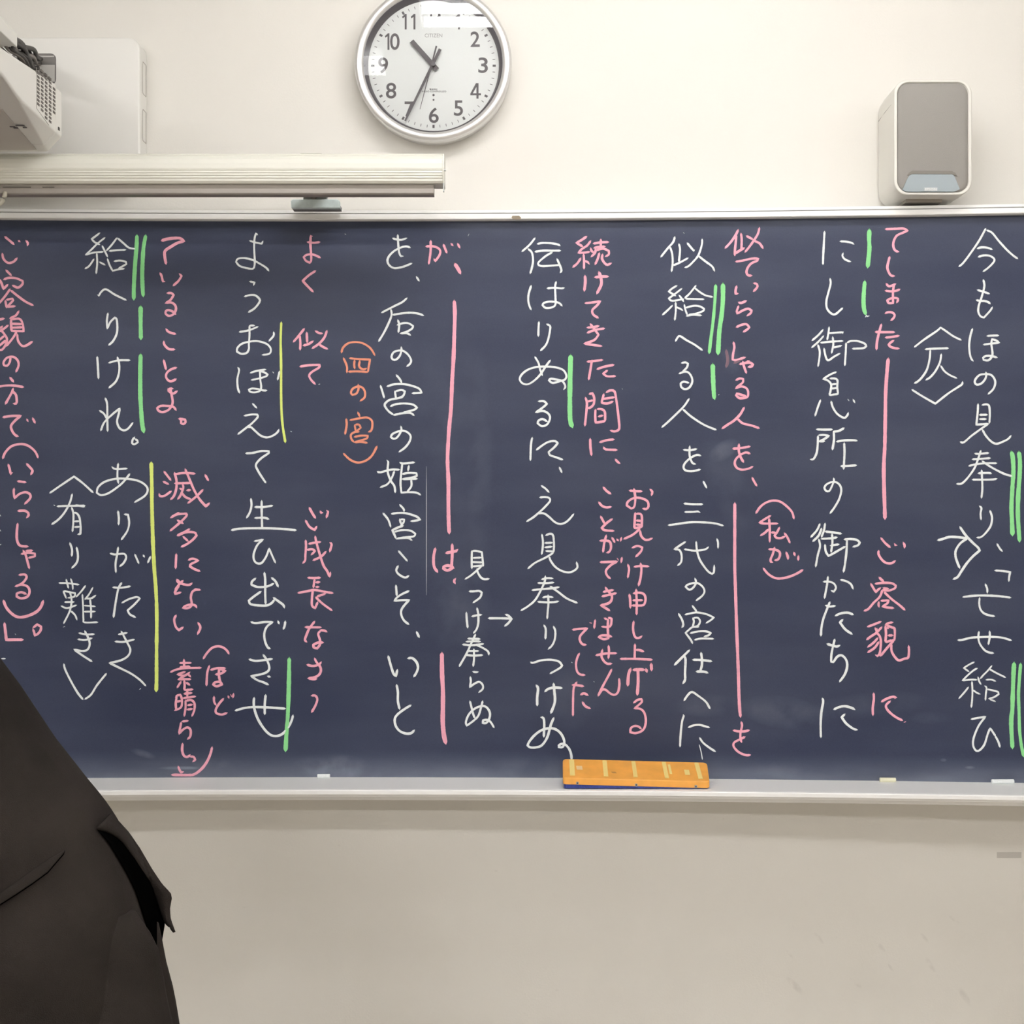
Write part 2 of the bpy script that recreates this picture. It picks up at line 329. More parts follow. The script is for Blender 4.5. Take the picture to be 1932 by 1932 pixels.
CHALK = """
@1610 425
w 1500,35 1420,180 1310,340 1240,430 1195,468/1508,55 1570,85 1640,170 1730,270 1800,335 1862,380/1402,264 1450,250 1520,255 1574,276/1412,360 1470,342 1540,345 1590,375 1595,405 1560,450 1510,495 1468,524
w 1470,615 1482,660 1480,710 1450,820 1420,910 1415,980 1440,1030 1478,1045 1520,1000 1555,960 1574,925/1402,732 1470,752 1542,776/1390,846 1430,855 1490,858 1530,872 1550,890
w 1350,1168 1325,1250 1312,1350 1318,1450 1335,1510 1358,1538/1510,1254 1560,1250 1646,1248/1470,1352 1560,1340 1650,1330 1620,1305 1570,1290 1562,1340 1570,1400 1575,1460 1560,1500 1525,1530 1475,1525 1468,1500 1500,1480 1560,1480 1630,1498
w 1500,1660 1505,1700 1490,1745 1450,1790 1400,1805 1375,1780 1385,1740 1430,1695 1500,1685 1560,1695 1600,1745 1605,1800 1580,1860 1525,1912
wb 690,1380 800,1295 940,1200 988,1158 1040,1192 1130,1255 1222,1300
w 812,1404 900,1398 1076,1392/872,1410 862,1520 830,1640 770,1730 720,1775 690,1788/996,1456 980,1550 930,1650 870,1720 820,1752/988,1588 1030,1650 1090,1695 1172,1732
wb 662,1860 780,1935 928,2020 990,1970 1080,1900 1180,1835 1230,1800 1236,1770
pt 360,44 480,40 570,38 615,62 560,85 490,120 455,190 455,250 480,290 515,300
pt 412,352 395,420 385,480 405,540 430,570 468,574
pt 370,658 400,690 440,682 480,664/358,740 430,748 490,740 528,724/460,670 450,740 448,810 450,880 400,880 385,850 420,830 470,822 505,830 505,850 490,878
pt 358,1000 390,985 440,988 468,1015 455,1050 424,1078
pt 246,1208 340,1210 468,1210/318,1118 290,1220 268,1320 262,1410/360,1272 430,1265 520,1250/460,1302 420,1330 400,1352 420,1375 470,1392 520,1396
plh7 396,1505 378,1700 366,1900 362,2150 356,2500 346,2700 346,2900 355,3200 358,3325
glh8 182,45 178,150 182,260 172,380 162,478
glh8 130,630 120,750 115,860 122,950 142,1012
w3 136,1040 150,1020 155,1032 180,1026
@1610 747
w 1412,88 1408,180 1392,325 1450,322 1530,314/1455,104 1500,95 1535,110 1545,200 1540,310/1425,215 1518,213/1425,262 1505,262/1530,314 1450,370 1340,450 1250,525 1210,520/1460,380 1500,450 1560,515 1620,542 1700,515 1755,485 1786,448
w 1372,650 1410,656 1534,646/1345,718 1440,712 1552,704/1304,794 1380,775 1500,762 1624,762/1444,616 1410,720 1370,820 1300,920 1230,990 1168,996/1455,735 1550,800 1660,860 1730,890 1800,908/1410,876 1530,872 1564,880/1345,948 1500,948 1590,945 1626,936/1452,838 1458,950 1460,1060 1450,1158
w 1425,1245 1450,1270 1440,1330 1446,1402/1545,1295 1565,1350 1570,1400 1550,1480 1490,1560 1440,1600 1396,1602
w4.6 952,1634 1010,1620 1080,1598 1170,1598 1290,1612 1210,1670 1160,1750 1158,1820 1180,1890 1205,1950/1205,1480 1270,1575 1350,1660 1410,1715 1430,1750 1350,1820 1280,1900 1220,1990 1180,2050 1130,2075
w 1625,1672 1660,1730 1688,1760
glh8 1788,628 1805,700 1812,850 1800,1050 1790,1250 1795,1400 1802,1578
glh8 1874,630 1886,750 1882,900 1868,1100 1862,1300 1870,1480 1882,1648
pt 310,1605 360,1665 418,1715/288,1748 285,1790 320,1850 370,1890 430,1895 476,1866/464,1670 475,1690 494,1692/564,1656 580,1690 578,1722
@1610 1069
w 1600,44 1690,50 1776,62 1765,110 1760,168
w 1492,195 1515,250 1516,300/1238,345 1370,330 1500,328 1640,334 1784,352/1430,350 1425,420 1440,485 1480,530 1540,552 1600,562
w 1180,832 1230,830 1330,806 1440,798 1580,796 1690,806 1790,836/1422,732 1415,800 1430,870 1480,940 1530,970 1588,980/1542,728 1545,790 1528,884
w3.4 1370,1080 1310,1110 1250,1148 1310,1190/1405,1150 1360,1175 1290,1235 1236,1290 1330,1280 1400,1282/1410,1248 1425,1300 1446,1334/1342,1300 1348,1400 1345,1500 1335,1595/1305,1362 1260,1420 1194,1494/1350,1395 1400,1430 1436,1444/1570,1120 1520,1180 1470,1230 1436,1270/1540,1160 1620,1205 1724,1256/1500,1282 1560,1280 1612,1298/1485,1350 1508,1370 1500,1440 1495,1514/1515,1388 1570,1400 1640,1420 1645,1445 1590,1480 1530,1495/1540,1500 1610,1528
w 1332,1728 1400,1715 1494,1700 1420,1800 1365,1930 1355,2010 1370,2060 1400,2088 1440,2070 1485,2010 1520,1900 1548,1828/1548,1826 1610,1920/1605,1915 1640,1980 1660,2045
glh8 1820,1085 1812,1250 1805,1450 1800,1620 1790,1700 1788,1800 1795,1950 1802,2056
glh6 1894,1095 1878,1300 1870,1450 1876,1650 1882,1850 1900,2010 1928,2150
pt 290,118 320,150 345,168/195,190 225,240 255,290 280,262 310,240/245,195 330,185 430,188 480,215 470,245 400,272 330,262/335,240 365,248 400,250/330,262 300,340 230,410 170,480 120,502/345,285 430,365 520,435 585,492/290,395 285,430 292,460/310,388 400,382 385,415 330,452 380,462 458,470
pt 158,682 220,660 315,622/245,690 270,740/325,682 260,750 200,790 150,828/270,700 265,745 300,790 312,850 305,950 290,1000 270,1012 250,1000/280,805 230,860 162,912/290,850 240,920 162,972/360,660 400,640 450,630/362,668 370,760 362,855/370,662 440,690 465,700 470,760 465,830 430,835/375,690 400,700/390,780 450,778/362,858 440,832/460,835 400,900 350,960 305,1015/430,870 435,960 480,1035 520,1062 580,1042 620,1030 630,960 626,895
pt 230,1430 232,1500 220,1600 222,1685/316,1532 370,1500 440,1475 486,1480 470,1492/420,1520 370,1570 385,1620 440,1675 500,1715 558,1742/575,1762 592,1756
@1288 425
w 1606,68 1600,180 1592,320 1588,446/1780,182 1850,186 1910,198 1940,216/1818,312 1808,345 1830,380 1870,402 1902,412
w 1668,600 1675,660 1650,760 1628,850 1630,930 1660,980 1705,1010 1740,1000 1780,965 1812,936
w3.8 1590,1180 1540,1240 1465,1305/1598,1250 1540,1315 1460,1386/1530,1350 1552,1430 1545,1520 1532,1600/1658,1150 1650,1220 1635,1300/1655,1222 1750,1215 1815,1212 1812,1226/1560,1330 1680,1318 1815,1310/1698,1262 1705,1350 1685,1450/1700,1385 1750,1375 1800,1362/1600,1390 1610,1450 1630,1515 1655,1528 1710,1490 1782,1450/1850,1330 1845,1450 1835,1590/1862,1330 1900,1312 1980,1312 2060,1340 2078,1370 2040,1392 1920,1398
w 1742,1660 1670,1690 1590,1740 1640,1755 1680,1800 1675,1870 1660,1925/1665,1735 1720,1735 1752,1755 1750,1830 1760,1912/1682,1802 1745,1795/1680,1850 1748,1842/1660,1925 1720,1915 1762,1912/1562,1975 1530,2060 1498,2160/1680,1990 1700,2060 1745,2130 1800,2170 1835,2180 1865,2150 1875,2120/1870,1970 1882,1985/1928,1970 1950,2010
pt 630,48 600,110 545,190 480,260/608,110 600,200 592,280 590,345/660,90 668,160 665,275/595,320 640,290 700,255/720,120 795,160/870,25 850,100 800,180 750,250 705,305/805,175 870,205 910,262
pt 598,412 680,400 780,378 855,376 845,400 780,430 740,475 722,530 740,565 785,570
pt 612,685 600,730 598,775 628,772/800,655 840,665 848,690 830,720 800,750
pt 630,870 660,880 722,855/635,910 612,975 620,1000 680,965 740,945 780,965 770,995 728,1025
pt 604,1155 660,1130 720,1120 755,1155 730,1180 685,1208
pt 575,1320 585,1380 572,1450 565,1520 600,1528 660,1510 710,1495
pt 640,1575 700,1560 760,1555 795,1575 785,1595 740,1605/680,1540 695,1600 722,1675/720,1545 755,1535
pt 600,1755 645,1735 685,1740 680,1780 635,1815 602,1845 660,1825 715,1840 740,1880 735,1940 690,1955 640,1955 605,1925 615,1905 650,1915 710,1935 720,1945
glh6 374,672 365,850 345,1080 320,1280 300,1450
glh8.5 456,658 455,850 440,1020 415,1200 400,1460
glh8.5 340,1570 345,1750 355,1930 362,1965
w2.5 405,1922 412,1914
@1288 747
w4.2 1512,378 1600,382 1694,380/1538,445 1600,442 1655,452 1600,490 1545,515 1608,512/1532,450 1528,560 1515,650 1480,715 1445,718/1830,362 1770,395 1710,405 1712,500 1695,610/1740,518 1820,505 1932,502 1976,508/1828,530 1832,650 1822,830/1788,795 1880,792 1968,785
w 1708,928 1712,960 1690,1020 1660,1075 1625,1075 1605,1040 1630,1000 1690,975 1745,980 1785,1020 1795,1080 1770,1170 1720,1260 1668,1330
w4.2 1555,1445 1520,1520 1450,1600/1575,1495 1540,1580 1472,1648/1540,1620 1555,1700 1530,1800 1505,1935/1612,1440 1600,1520 1570,1600/1610,1535 1700,1545 1800,1560/1565,1618 1680,1612 1750,1600/1690,1560 1695,1660 1680,1770/1670,1695 1770,1680/1610,1680 1620,1760 1650,1812 1710,1780 1840,1705/1860,1625 1855,1750 1838,1900 1820,1995/1825,1625 1900,1620 1970,1630 2005,1660 1985,1690 1925,1710
pt 698,128 650,210 580,280 510,325 445,370/620,258 680,310 780,335 868,366
pt 565,598 660,590 765,572/638,542 636,620 655,690 690,752/765,655 715,640 650,670 600,720 590,770 615,815 670,835 740,825 795,800
pt 785,922 810,970 840,1020
pb 828,1330 880,1255 950,1205 1030,1185 1110,1200 1190,1260 1240,1320 1260,1392
pt 998,1355 930,1395 870,1435 930,1445 1078,1445/978,1385 985,1500 985,1655/975,1505 930,1550 880,1582/1000,1545 1060,1550/1098,1485 1070,1540 1040,1580 1060,1605 1110,1610 1160,1590/1150,1550 1185,1600 1215,1665
pt 972,1735 1040,1740 1090,1760 1102,1800 1080,1850 1040,1860/1042,1712 1020,1790 995,1850 1000,1878 1020,1885/1170,1765 1190,1820 1192,1850/1258,1768 1272,1810/1310,1805 1308,1862
plh6 590,1210 590,1500 590,1930 598,2200 610,2600 622,2900 632,3200 638,3400 645,3540 655,3635
@1288 1069
pb 910,15 970,85 1050,130 1130,132 1220,110 1300,75 1362,36
w 1590,172 1650,170 1710,190 1735,240 1710,285 1680,270/1645,110 1635,200 1605,360/1785,150 1850,165 1905,200 1930,255
w4.5 1615,438 1665,452 1728,445/1668,398 1630,490 1590,600 1570,700 1565,785/1725,558 1790,530 1870,522 1932,545/1815,598 1780,632 1840,710 1920,766
w4.5 1632,875 1690,892 1745,905 1780,890/1722,820 1705,890 1685,990 1680,1075 1705,1080 1750,1020 1800,1005 1850,1055 1862,1130 1835,1220 1775,1305
w4.5 1580,1488 1590,1530 1570,1650 1562,1780 1565,1935/1708,1618 1780,1588 1850,1582 1932,1608 1950,1620/1838,1668 1800,1705 1850,1775 1930,1835 1978,1848
pt 570,1853 630,1865 700,1865 755,1852/662,1755 672,1800 655,1880 655,1950 668,1990/708,1926 640,1960 585,1990 575,2030 610,2080 660,2115 720,2135 768,2132
@1200 425
w 440,128 420,190 360,260 280,360/385,245 408,320 415,420 402,525/485,208 498,280 485,415/420,455 500,420 590,370/578,198 620,250 655,290 662,280/748,155 745,220 705,340 640,420 590,465 552,478/705,345 780,405 860,465 890,520
w3.6 465,682 410,715 370,750 450,800/520,715 450,770 370,828 410,855 540,835/485,790 510,820 540,865/415,905 360,960 298,1016/448,870 450,970 438,1075/450,925 500,945 530,965/680,680 650,720 600,780 550,825/665,710 720,755 790,795 870,812/560,832 650,835 770,838/545,895 560,960 580,1015/560,935 650,912 720,918 770,945 760,970 680,1000 590,1015/568,1028 640,1015 742,1020
w 445,1315 475,1265 500,1255 570,1300 660,1350 752,1415
w 512,1560 560,1552 588,1568 575,1610 525,1660/485,1682 540,1660 590,1665 630,1720 635,1780 600,1840 550,1855 512,1830 505,1790 540,1770 600,1785
w2.5 536,82 544,92
@1200 747
w 602,30 540,120 430,230 350,305 292,355/530,150 620,230 740,310 820,350 908,384
w 535,610 610,615 688,600/608,565 605,640 612,700 640,760 675,772/735,678 690,668 620,700 555,760 538,810 565,845 640,852 730,832
w 760,965 800,1042
w 540,1218 640,1226 755,1226/550,1314 650,1312 700,1308 724,1318/362,1464 480,1448 620,1430 780,1432 900,1445 990,1470
w 562,1650 500,1690 435,1735 490,1745 515,1800 510,1880 470,1920/545,1735 660,1752 780,1738 822,1708/680,1645 690,1750 720,1850 770,1930 820,1990 860,2015 880,2000 885,1940 885,1915/915,1615 928,1660 928,1725
@1200 1069
w 665,130 680,180 650,235 605,262 560,230 575,210 640,188 700,188 755,230 775,280 750,330 680,385
w3.8 635,440 690,512/480,530 520,600 535,660 518,690/552,545 640,525 700,520 800,540 882,578 840,610 792,640/640,580 655,620 640,685/645,582 700,580 725,620 700,670 650,685/712,682 640,685 600,715 560,750 620,830 640,872/612,755 680,738 740,732 800,735 848,752 820,778 770,792/660,830 740,815 880,818
w4.6 608,942 520,1030 435,1115/540,1010 560,1050 555,1200 555,1280 530,1325/640,1055 740,1058 858,1072/735,970 745,1040 745,1120 725,1185/680,1188 770,1190 815,1205
w 542,1518 590,1450 635,1420 700,1460 790,1530 838,1610
w 535,1675 540,1690 520,1760 505,1900 498,2040/590,1822 650,1798 720,1792 780,1808 832,1822/718,1935 760,1995 830,2050 900,2095
w2 715,2015 735,2090 752,2185
@966 425
w 262,142 200,220 112,298/180,265 225,310 238,400 225,480 205,548/285,212 350,200 450,205 520,218 545,232/258,300 350,288 450,288 550,288/458,305 380,350 300,420 300,450 340,462 440,458 540,450/508,378 540,450 560,510 545,538
w 218,680 188,780 185,860 200,920 218,958/395,715 480,708 560,715 592,708/500,635 488,700 492,820 490,900 450,930 380,935 345,905 360,880 420,865 500,870 540,885 568,915
w 305,1090 300,1170 298,1258/390,1118 430,1140 430,1190 410,1290 380,1360 322,1420
w 258,1488 300,1560 320,1640 345,1702/435,1525 380,1600 320,1690 250,1760 180,1800 120,1790 88,1745 110,1690 180,1635 280,1605 400,1600 500,1610 580,1640 615,1700 600,1745 540,1765 460,1785 418,1755 440,1738 520,1750 570,1765 600,1810 600,1840 585,1860
pt 848,125 790,165 730,200 800,240/892,175 850,230 790,270 752,312 820,310 880,300/890,255 900,290 930,310/780,370 740,430 688,475/810,325 815,400 815,495/820,400 860,420 875,440/1005,155 1005,245/918,208 1000,195 1095,190/925,258 990,245 1055,240/948,265 940,310 895,358/950,285 1030,265 1095,290 1095,330 1055,355/990,310 970,380 940,445/1025,325 1020,380 1050,430 1080,448 1125,428
pt5.5 826,568 830,640 818,745/935,590 1010,582 1090,580/982,525 1005,590 1010,670 960,775
pt 825,882 900,875 1000,860 960,910 910,960 920,1010 978,1050
pt 848,1158 910,1155 985,1140/850,1218 940,1185 1048,1168/885,1115 920,1160 980,1240 930,1300 820,1340 920,1355 1018,1368
pt 848,1545 940,1535 1028,1525/905,1525 890,1620 868,1750/960,1630 1050,1600 1155,1580/1085,1640 1030,1680 1080,1710 1172,1708
glh9 664,1470 660,1650 656,1850 655,2100 662,2220 684,2285
w2 1245,1850 1250,1855
@966 747
pt 830,15 848,80 840,200 825,340/870,-20 910,-30 930,20 925,90 890,130 855,140/850,65 920,48/1040,-25 1020,50 1015,85/1065,-38 1110,-62 1160,-50 1180,40 1195,150 1208,260 1215,350 1205,385 1160,402 1112,390/1025,35 1160,15/1010,80 1080,85 1145,62/945,150 942,220 945,300 970,300 1055,285/960,150 1010,150 1050,180 1055,285/975,235 1030,220
pt 885,480 888,580 900,675/990,525 1080,500 1158,492/1035,575 1060,605 1190,612
pt 1168,715 1195,745 1222,765
pt 1030,1030 1070,1075 1120,1110/980,1200 1020,1245 1070,1262 1125,1255
pt 1002,1360 1050,1450/1138,1390 1070,1440 1015,1495 1050,1520 1155,1528
pt 992,1640 1060,1638 1110,1655 1120,1720 1100,1765 1070,1775/1068,1575 1045,1660 1030,1770/1130,1600 1165,1660/1185,1620 1205,1640/1240,1600 1228,1645
pt 995,1882 1080,1880 1190,1875 1120,1915 1065,1975 1075,2030 1115,2070/1190,1838 1205,1858/1245,1825 1235,1888
pt 1325,1070 1400,1078 1472,1080/1380,1048 1395,1150 1385,1250 1350,1275 1300,1240 1310,1200 1370,1160 1450,1155 1530,1190 1545,1250 1520,1280 1480,1275/1560,1055 1588,1085 1578,1128
pt 1395,1320 1390,1400 1385,1500/1400,1335 1450,1335 1470,1370 1468,1490/1400,1410 1465,1415/1400,1455 1460,1460/1385,1500 1475,1480/1450,1500 1370,1570 1265,1620/1450,1520 1460,1580 1500,1625 1545,1628 1590,1610
pt 1358,1720 1420,1698 1475,1715 1460,1760 1400,1822
pt 1310,1905 1325,1960 1310,2060/1380,1935 1460,1925 1550,1930/1455,1890 1465,1960 1455,2060 1432,2150
w 295,62 360,60 395,90 350,130 270,185 350,170 410,200 430,250 400,320 340,342 290,310 300,280 345,262 400,290
w 230,468 215,550 208,732/275,612 350,555 420,518 490,512 518,535 480,580 415,635 430,670 500,695 575,722
w 535,805 565,868
w 330,1015 380,1050 420,1092/312,1150 370,1145 420,1155 430,1190 370,1260 300,1325 240,1375 165,1422/290,1330 360,1330 420,1370 480,1425 540,1450 600,1435 650,1395 700,1335
w 338,1565 350,1650 345,1740 335,1795/380,1580 430,1560 465,1580 475,1680 472,1760 380,1755/370,1665 458,1662/370,1715 455,1705/470,1775 380,1830 260,1890 180,1955/420,1820 440,1870 490,1935 560,1980 640,1998 700,1980 740,1940 730,1880
@966 1069
w 378,105 370,170 320,280 260,380 180,450 100,498/335,145 400,132 465,135/290,185 380,188 475,180/222,268 340,255 460,245 535,232/430,222 520,285 620,360 740,412/345,352 400,340 465,348/290,398 400,405 480,402 528,392/408,320 412,420 405,500 398,592
w 360,660 382,710 378,820/468,675 490,730 485,820 455,890 410,935
w 208,1078 235,1090 330,1062 440,1055 530,1075 568,1120 540,1150 430,1212
w4.8 272,1340 295,1380 285,1480 285,1575/370,1418 410,1385 480,1370 568,1375/470,1320 478,1400 485,1530 440,1660
w4.6 325,1706 355,1715 365,1780 360,1930/475,1708 440,1790 400,1930 340,2020 280,2045 210,2048 175,2025 200,1975 260,1905 340,1850 430,1830 500,1845 560,1900 592,1980 575,2040 530,2045 530,2025 570,2005 610,2020 650,2070 670,2130 675,2185
pt 1055,232 1080,270 1130,330 1120,390 1080,420 1005,438 1060,470 1108,500/1030,288 1090,275 1150,265/1015,338 1100,320 1182,300
pt 1042,582 1080,600/1090,575 1128,590 1120,660 1090,685 1015,680/1088,590 1085,700 1090,810 1040,822 980,798 1010,780 1080,780 1130,795
pt 948,1005 1060,985 1185,980/1025,935 1012,1010 1040,1070 1080,1100 1130,1098/1092,892 1098,960 1090,1042
pt 1130,1160 1090,1240 1030,1350 975,1465/990,1440 1020,1395 1060,1395 1110,1435 1160,1452 1200,1420 1215,1340 1212,1265
pt 1328,310 1338,380 1340,470/1370,305 1430,295 1490,310 1512,360 1500,420 1470,440 1355,440/1365,382 1480,380/1405,255 1412,400 1410,545
pt 1378,615 1370,700 1385,780 1410,808 1445,805 1472,785
pt 1392,875 1388,1040/1400,945 1440,945 1492,962/1225,1045 1400,1045 1588,1055
pt5.8 1345,1150 1320,1220 1310,1350/1368,1170 1440,1165 1500,1168/1425,1155 1428,1300 1418,1455/1515,1155 1528,1195/1575,1095 1580,1178
pt 1375,1545 1420,1510 1465,1500 1470,1530 1430,1570 1385,1605 1450,1610 1495,1650 1515,1730 1505,1810 1470,1860 1400,1885 1340,1875 1345,1830 1385,1805 1430,1810 1465,1838
pt 682,715 770,705 850,700 810,740 770,790 770,840 800,880 842,885/880,635 900,640/942,600 930,700
pt 765,980 740,1030 725,1100 735,1180 770,1220 828,1228
pt 735,1305 700,1370 692,1480 690,1690/680,1340 750,1345 812,1355/775,1452 815,1435 862,1458/795,1530 830,1580 888,1608
w2.5 672,1082 682,1088
w2 925,1300 932,1306
@644 425
w 578,145 620,160 680,165 742,145/638,105 645,230 655,310 675,350 700,350/782,255 740,240 680,250 600,290 540,350 522,405 545,455 600,485 680,475 740,455 800,430
w 848,580 882,632
w 745,822 690,870 600,915 455,990/562,950 568,1020 530,1120 480,1220 422,1315/580,1015 680,998 780,990 870,1000 932,1022/638,1068 655,1130 645,1215/630,1130 700,1108 760,1110 812,1140 800,1170 740,1205 670,1225 740,1222 785,1245
w 678,1375 680,1420 660,1480 620,1520 585,1520 568,1490 590,1440 640,1420 700,1422 760,1470 790,1530 775,1570 740,1598
w 620,1692 660,1740 685,1785/442,1812 470,1900 485,1955/515,1825 600,1800 700,1798 800,1818 880,1850 910,1895 800,1902/605,1875 620,1970/610,1880 680,1865 720,1880 700,1930 640,1960/700,1945 620,1962 540,1980 492,2025 500,2060 540,2110 590,2145/555,2050 620,2025 720,2018 810,2030 858,2065 820,2090 700,2120/590,2150 680,2130 780,2125 825,2155
pt 955,240 1030,238 1090,255 1120,290 1110,340 1065,405 1048,380/1012,172 1010,300 990,440/1155,215 1195,315/1240,205 1265,232/1315,205 1342,258
pt6.5 1282,432 1320,490 1350,548
plh7 1278,850 1285,1000 1280,1200 1270,1500 1255,1750 1248,1932 1240,2100 1220,2300 1205,2550 1203,2700 1212,2900 1212,3150 1215,3350 1222,3490
oh4 0,1445 20,1385 80,1335 160,1322 240,1335 310,1375 350,1420 380,1475
ot 22,1500 50,1560 65,1610 62,1670/90,1505 200,1515 325,1520 310,1600 300,1665/150,1525 145,1580 152,1625/210,1530 200,1590 220,1620 255,1632 285,1618/80,1658 180,1655 300,1662
ot 190,1800 195,1850 170,1905 125,1920 108,1895 130,1850 190,1825 240,1840 268,1890 262,1950 212,1990
w2.5 40,98 52,102
w2.5 1445,98 1435,120
@644 747
ot 185,182 210,235/55,255 60,330 42,435/95,275 200,255 290,245 345,280 350,350 335,395 305,408/150,325 165,405/155,325 200,325 220,360 165,405/205,405 150,410 108,440 115,490 145,525/145,465 220,450 300,450 290,480 220,505 150,525 220,520 295,532
oh4 22,650 90,715 160,750 220,752 290,725 350,670 405,568
w 672,340 680,380 660,430 625,475 590,485 560,465 580,430 650,400 710,395 760,420 785,460 770,520 720,585 652,635
w4 515,725 530,745 525,860 560,960 600,1020 610,1095/405,855 440,865 560,835 660,835/600,850 570,930 520,1000 440,1035/660,752 700,765 830,752/690,765 675,900 670,1000 680,1095 760,1090 850,1095 898,1122/765,785 755,850/690,885 760,872 850,875 855,905 800,925 690,942 860,938/790,945 792,1020 745,1085
w4 660,1230 705,1280 710,1308/470,1325 530,1400 560,1485/565,1335 650,1325 740,1330 850,1365 892,1400 850,1410 785,1418/660,1392 675,1450/670,1395 712,1400 705,1430 670,1470/705,1468 640,1490 578,1520 600,1570 620,1615/600,1540 680,1520 780,1525 838,1560 820,1590 730,1600 625,1615 750,1608 800,1635
w 645,1752 700,1815 748,1870/645,1920 622,1970 640,2010 690,2045 730,2055 765,2035
p5.5 1065,1720 1045,1820 1050,1930 1090,1995/1180,1780 1250,1765 1300,1755 1318,1738/1255,1675 1255,1800 1248,1930 1250,1955 1200,1975 1155,1955 1160,1935 1200,1920 1240,1930 1275,1950
pt 1295,2065 1275,2095 1290,2125
w3.8 1478,1750 1475,1880 1478,1955/1480,1755 1530,1755 1590,1770 1600,1860 1605,1920 1485,1930/1485,1835 1585,1830/1470,1880 1595,1885/1590,1925 1540,1970 1470,2030 1400,2075/1535,1955 1545,2000 1580,2055 1620,2075 1675,2070
@644 1069
w 1445,280 1500,280 1560,275 1590,295 1570,350 1490,410
w4 1415,515 1420,600 1430,695/1475,565 1540,550 1590,545/1535,465 1550,540 1550,640 1530,710 1495,755
w4.2 1662,585 1780,585 1925,588/1855,540 1890,555 1928,592 1890,640 1848,675
w4 1430,815 1570,820/1410,850 1500,845 1575,848/1370,882 1480,890 1610,875/1520,765 1470,870 1420,980 1335,1130/1515,880 1600,920 1660,960 1670,1000/1430,955 1555,955/1405,1000 1500,1008 1600,1002/1500,930 1502,1040 1492,1130
w4 1485,1188 1520,1195 1550,1192/1460,1245 1465,1300 1455,1365 1500,1330 1560,1305 1600,1340 1600,1385 1555,1425
w4 1455,1520 1470,1580 1490,1660 1510,1715/1600,1520 1580,1600 1550,1690 1490,1750 1420,1800 1410,1760 1440,1680 1500,1615 1580,1580 1640,1590 1680,1650 1675,1720 1640,1770 1600,1770 1605,1740 1650,1735 1690,1760 1730,1825
w4.2 618,208 628,330/768,275 690,310 630,350 600,388 690,380 768,380 720,430 680,490 680,550 710,610 765,655
w5 850,735 882,802
w4.6 530,1010 560,1120 590,1210 618,1240 635,1165/750,1040 800,1035 850,1080 868,1140 850,1200 820,1248
w4.6 625,1335 640,1420 640,1520 660,1615/790,1568 720,1610 640,1670 605,1725 615,1800 660,1860 730,1890 790,1885 828,1850
plh8 1138,975 1140,1200 1150,1400 1150,1600 1148,1750 1160,1900 1183,2005
@322 425
w3.6 892,175 960,195 1030,210 1045,178/985,110 965,92 950,150 945,250 952,400 948,460 930,492 860,485 780,460 740,415 760,380 830,372 920,390 1000,430 1080,480 1112,518
w3.8 892,635 950,648 938,680/832,808 900,790 960,795 1005,835 1005,870 950,940 880,985
w3.8 775,1208 880,1190 990,1148/892,1135 950,1135/892,1135 892,1250 885,1340 885,1400 860,1445 800,1455 750,1430 755,1390 800,1345 880,1320 980,1312 1080,1340 1130,1390 1130,1440 1100,1460 1035,1468/1165,1205 1165,1250 1112,1312
w3.8 758,1608 775,1640 755,1740 760,1840 780,1900/900,1672 970,1650 1078,1632/910,1752 1000,1735 1080,1710 1098,1690 1060,1665 1010,1650 1015,1750 1025,1830 1010,1875 950,1892 900,1885 885,1862 920,1848 990,1855 1050,1870 1090,1870/1155,1660 1165,1672/1232,1650 1222,1700 1210,1752
pt 1545,190 1620,198 1690,190/1605,125 1585,120 1582,220 1590,330 1590,400 1575,425 1530,400 1505,360 1540,335 1600,330 1650,345 1695,368
pt 1642,515 1560,570 1495,630 1550,690 1615,755
pt 1515,1168 1450,1250 1388,1322/1460,1245 1468,1330 1465,1412/1540,1210 1545,1330/1498,1362 1560,1345 1615,1310/1635,1195 1680,1220 1720,1225/1770,1190 1740,1270 1680,1340 1600,1395/1680,1350 1730,1380 1778,1402
pt 1460,1600 1560,1585 1685,1580 1680,1610 1600,1660 1568,1700 1590,1750 1638,1800
w3 1675,1802 1688,1798
ylh4.6 1252,1095 1245,1300 1250,1600 1250,1900 1255,2100 1268,2270 1298,2460
@322 747
w3.8 925,85 975,138/830,225 920,210 980,212 985,240 920,310 850,365 760,435/870,355 910,355 960,400 1020,450 1090,470 1160,448 1210,410 1225,378
w4 848,650 930,645 1020,625 1110,625 1112,645 1020,710 965,780 990,850 1040,930 1078,985
w4.2 908,1160 915,1240 895,1320 858,1382/950,1258 1050,1258 1155,1242/950,1382 1060,1380 1112,1395/1030,1182 1030,1300 1035,1500/685,1520 800,1502 1000,1498 1200,1502 1422,1520
w4 945,1645 990,1638 1045,1625 980,1690 940,1790 945,1860 980,1895 1030,1890 1080,1820 1115,1728 1150,1810 1188,1892
pt 1568,1262 1605,1330 1640,1385/1525,1405 1570,1480 1630,1518 1655,1475/1692,1302 1705,1325 1722,1322/1765,1295 1782,1310 1762,1380
pt 1528,1630 1532,1700 1525,1800 1522,1860 1495,1895/1560,1675 1640,1660 1700,1652/1540,1745 1600,1735 1635,1755 1590,1800/1635,1585 1650,1660 1690,1800 1730,1920 1770,1980 1800,2050/1800,2050 1808,1995/1760,1760 1700,1820 1610,1862/1800,1660 1822,1680 1800,1765
w2 1358,400 1370,405
@322 1069
w4.4 965,130 920,170 915,205 980,230 1060,230 1120,215 1168,190/1140,125 1185,165 1218,230/1060,65 1070,150 1070,300 1075,425/1025,280 940,340 885,385 905,425 1000,440 1085,440 1140,415 1175,375/1160,350 1230,400 1275,435 1288,468
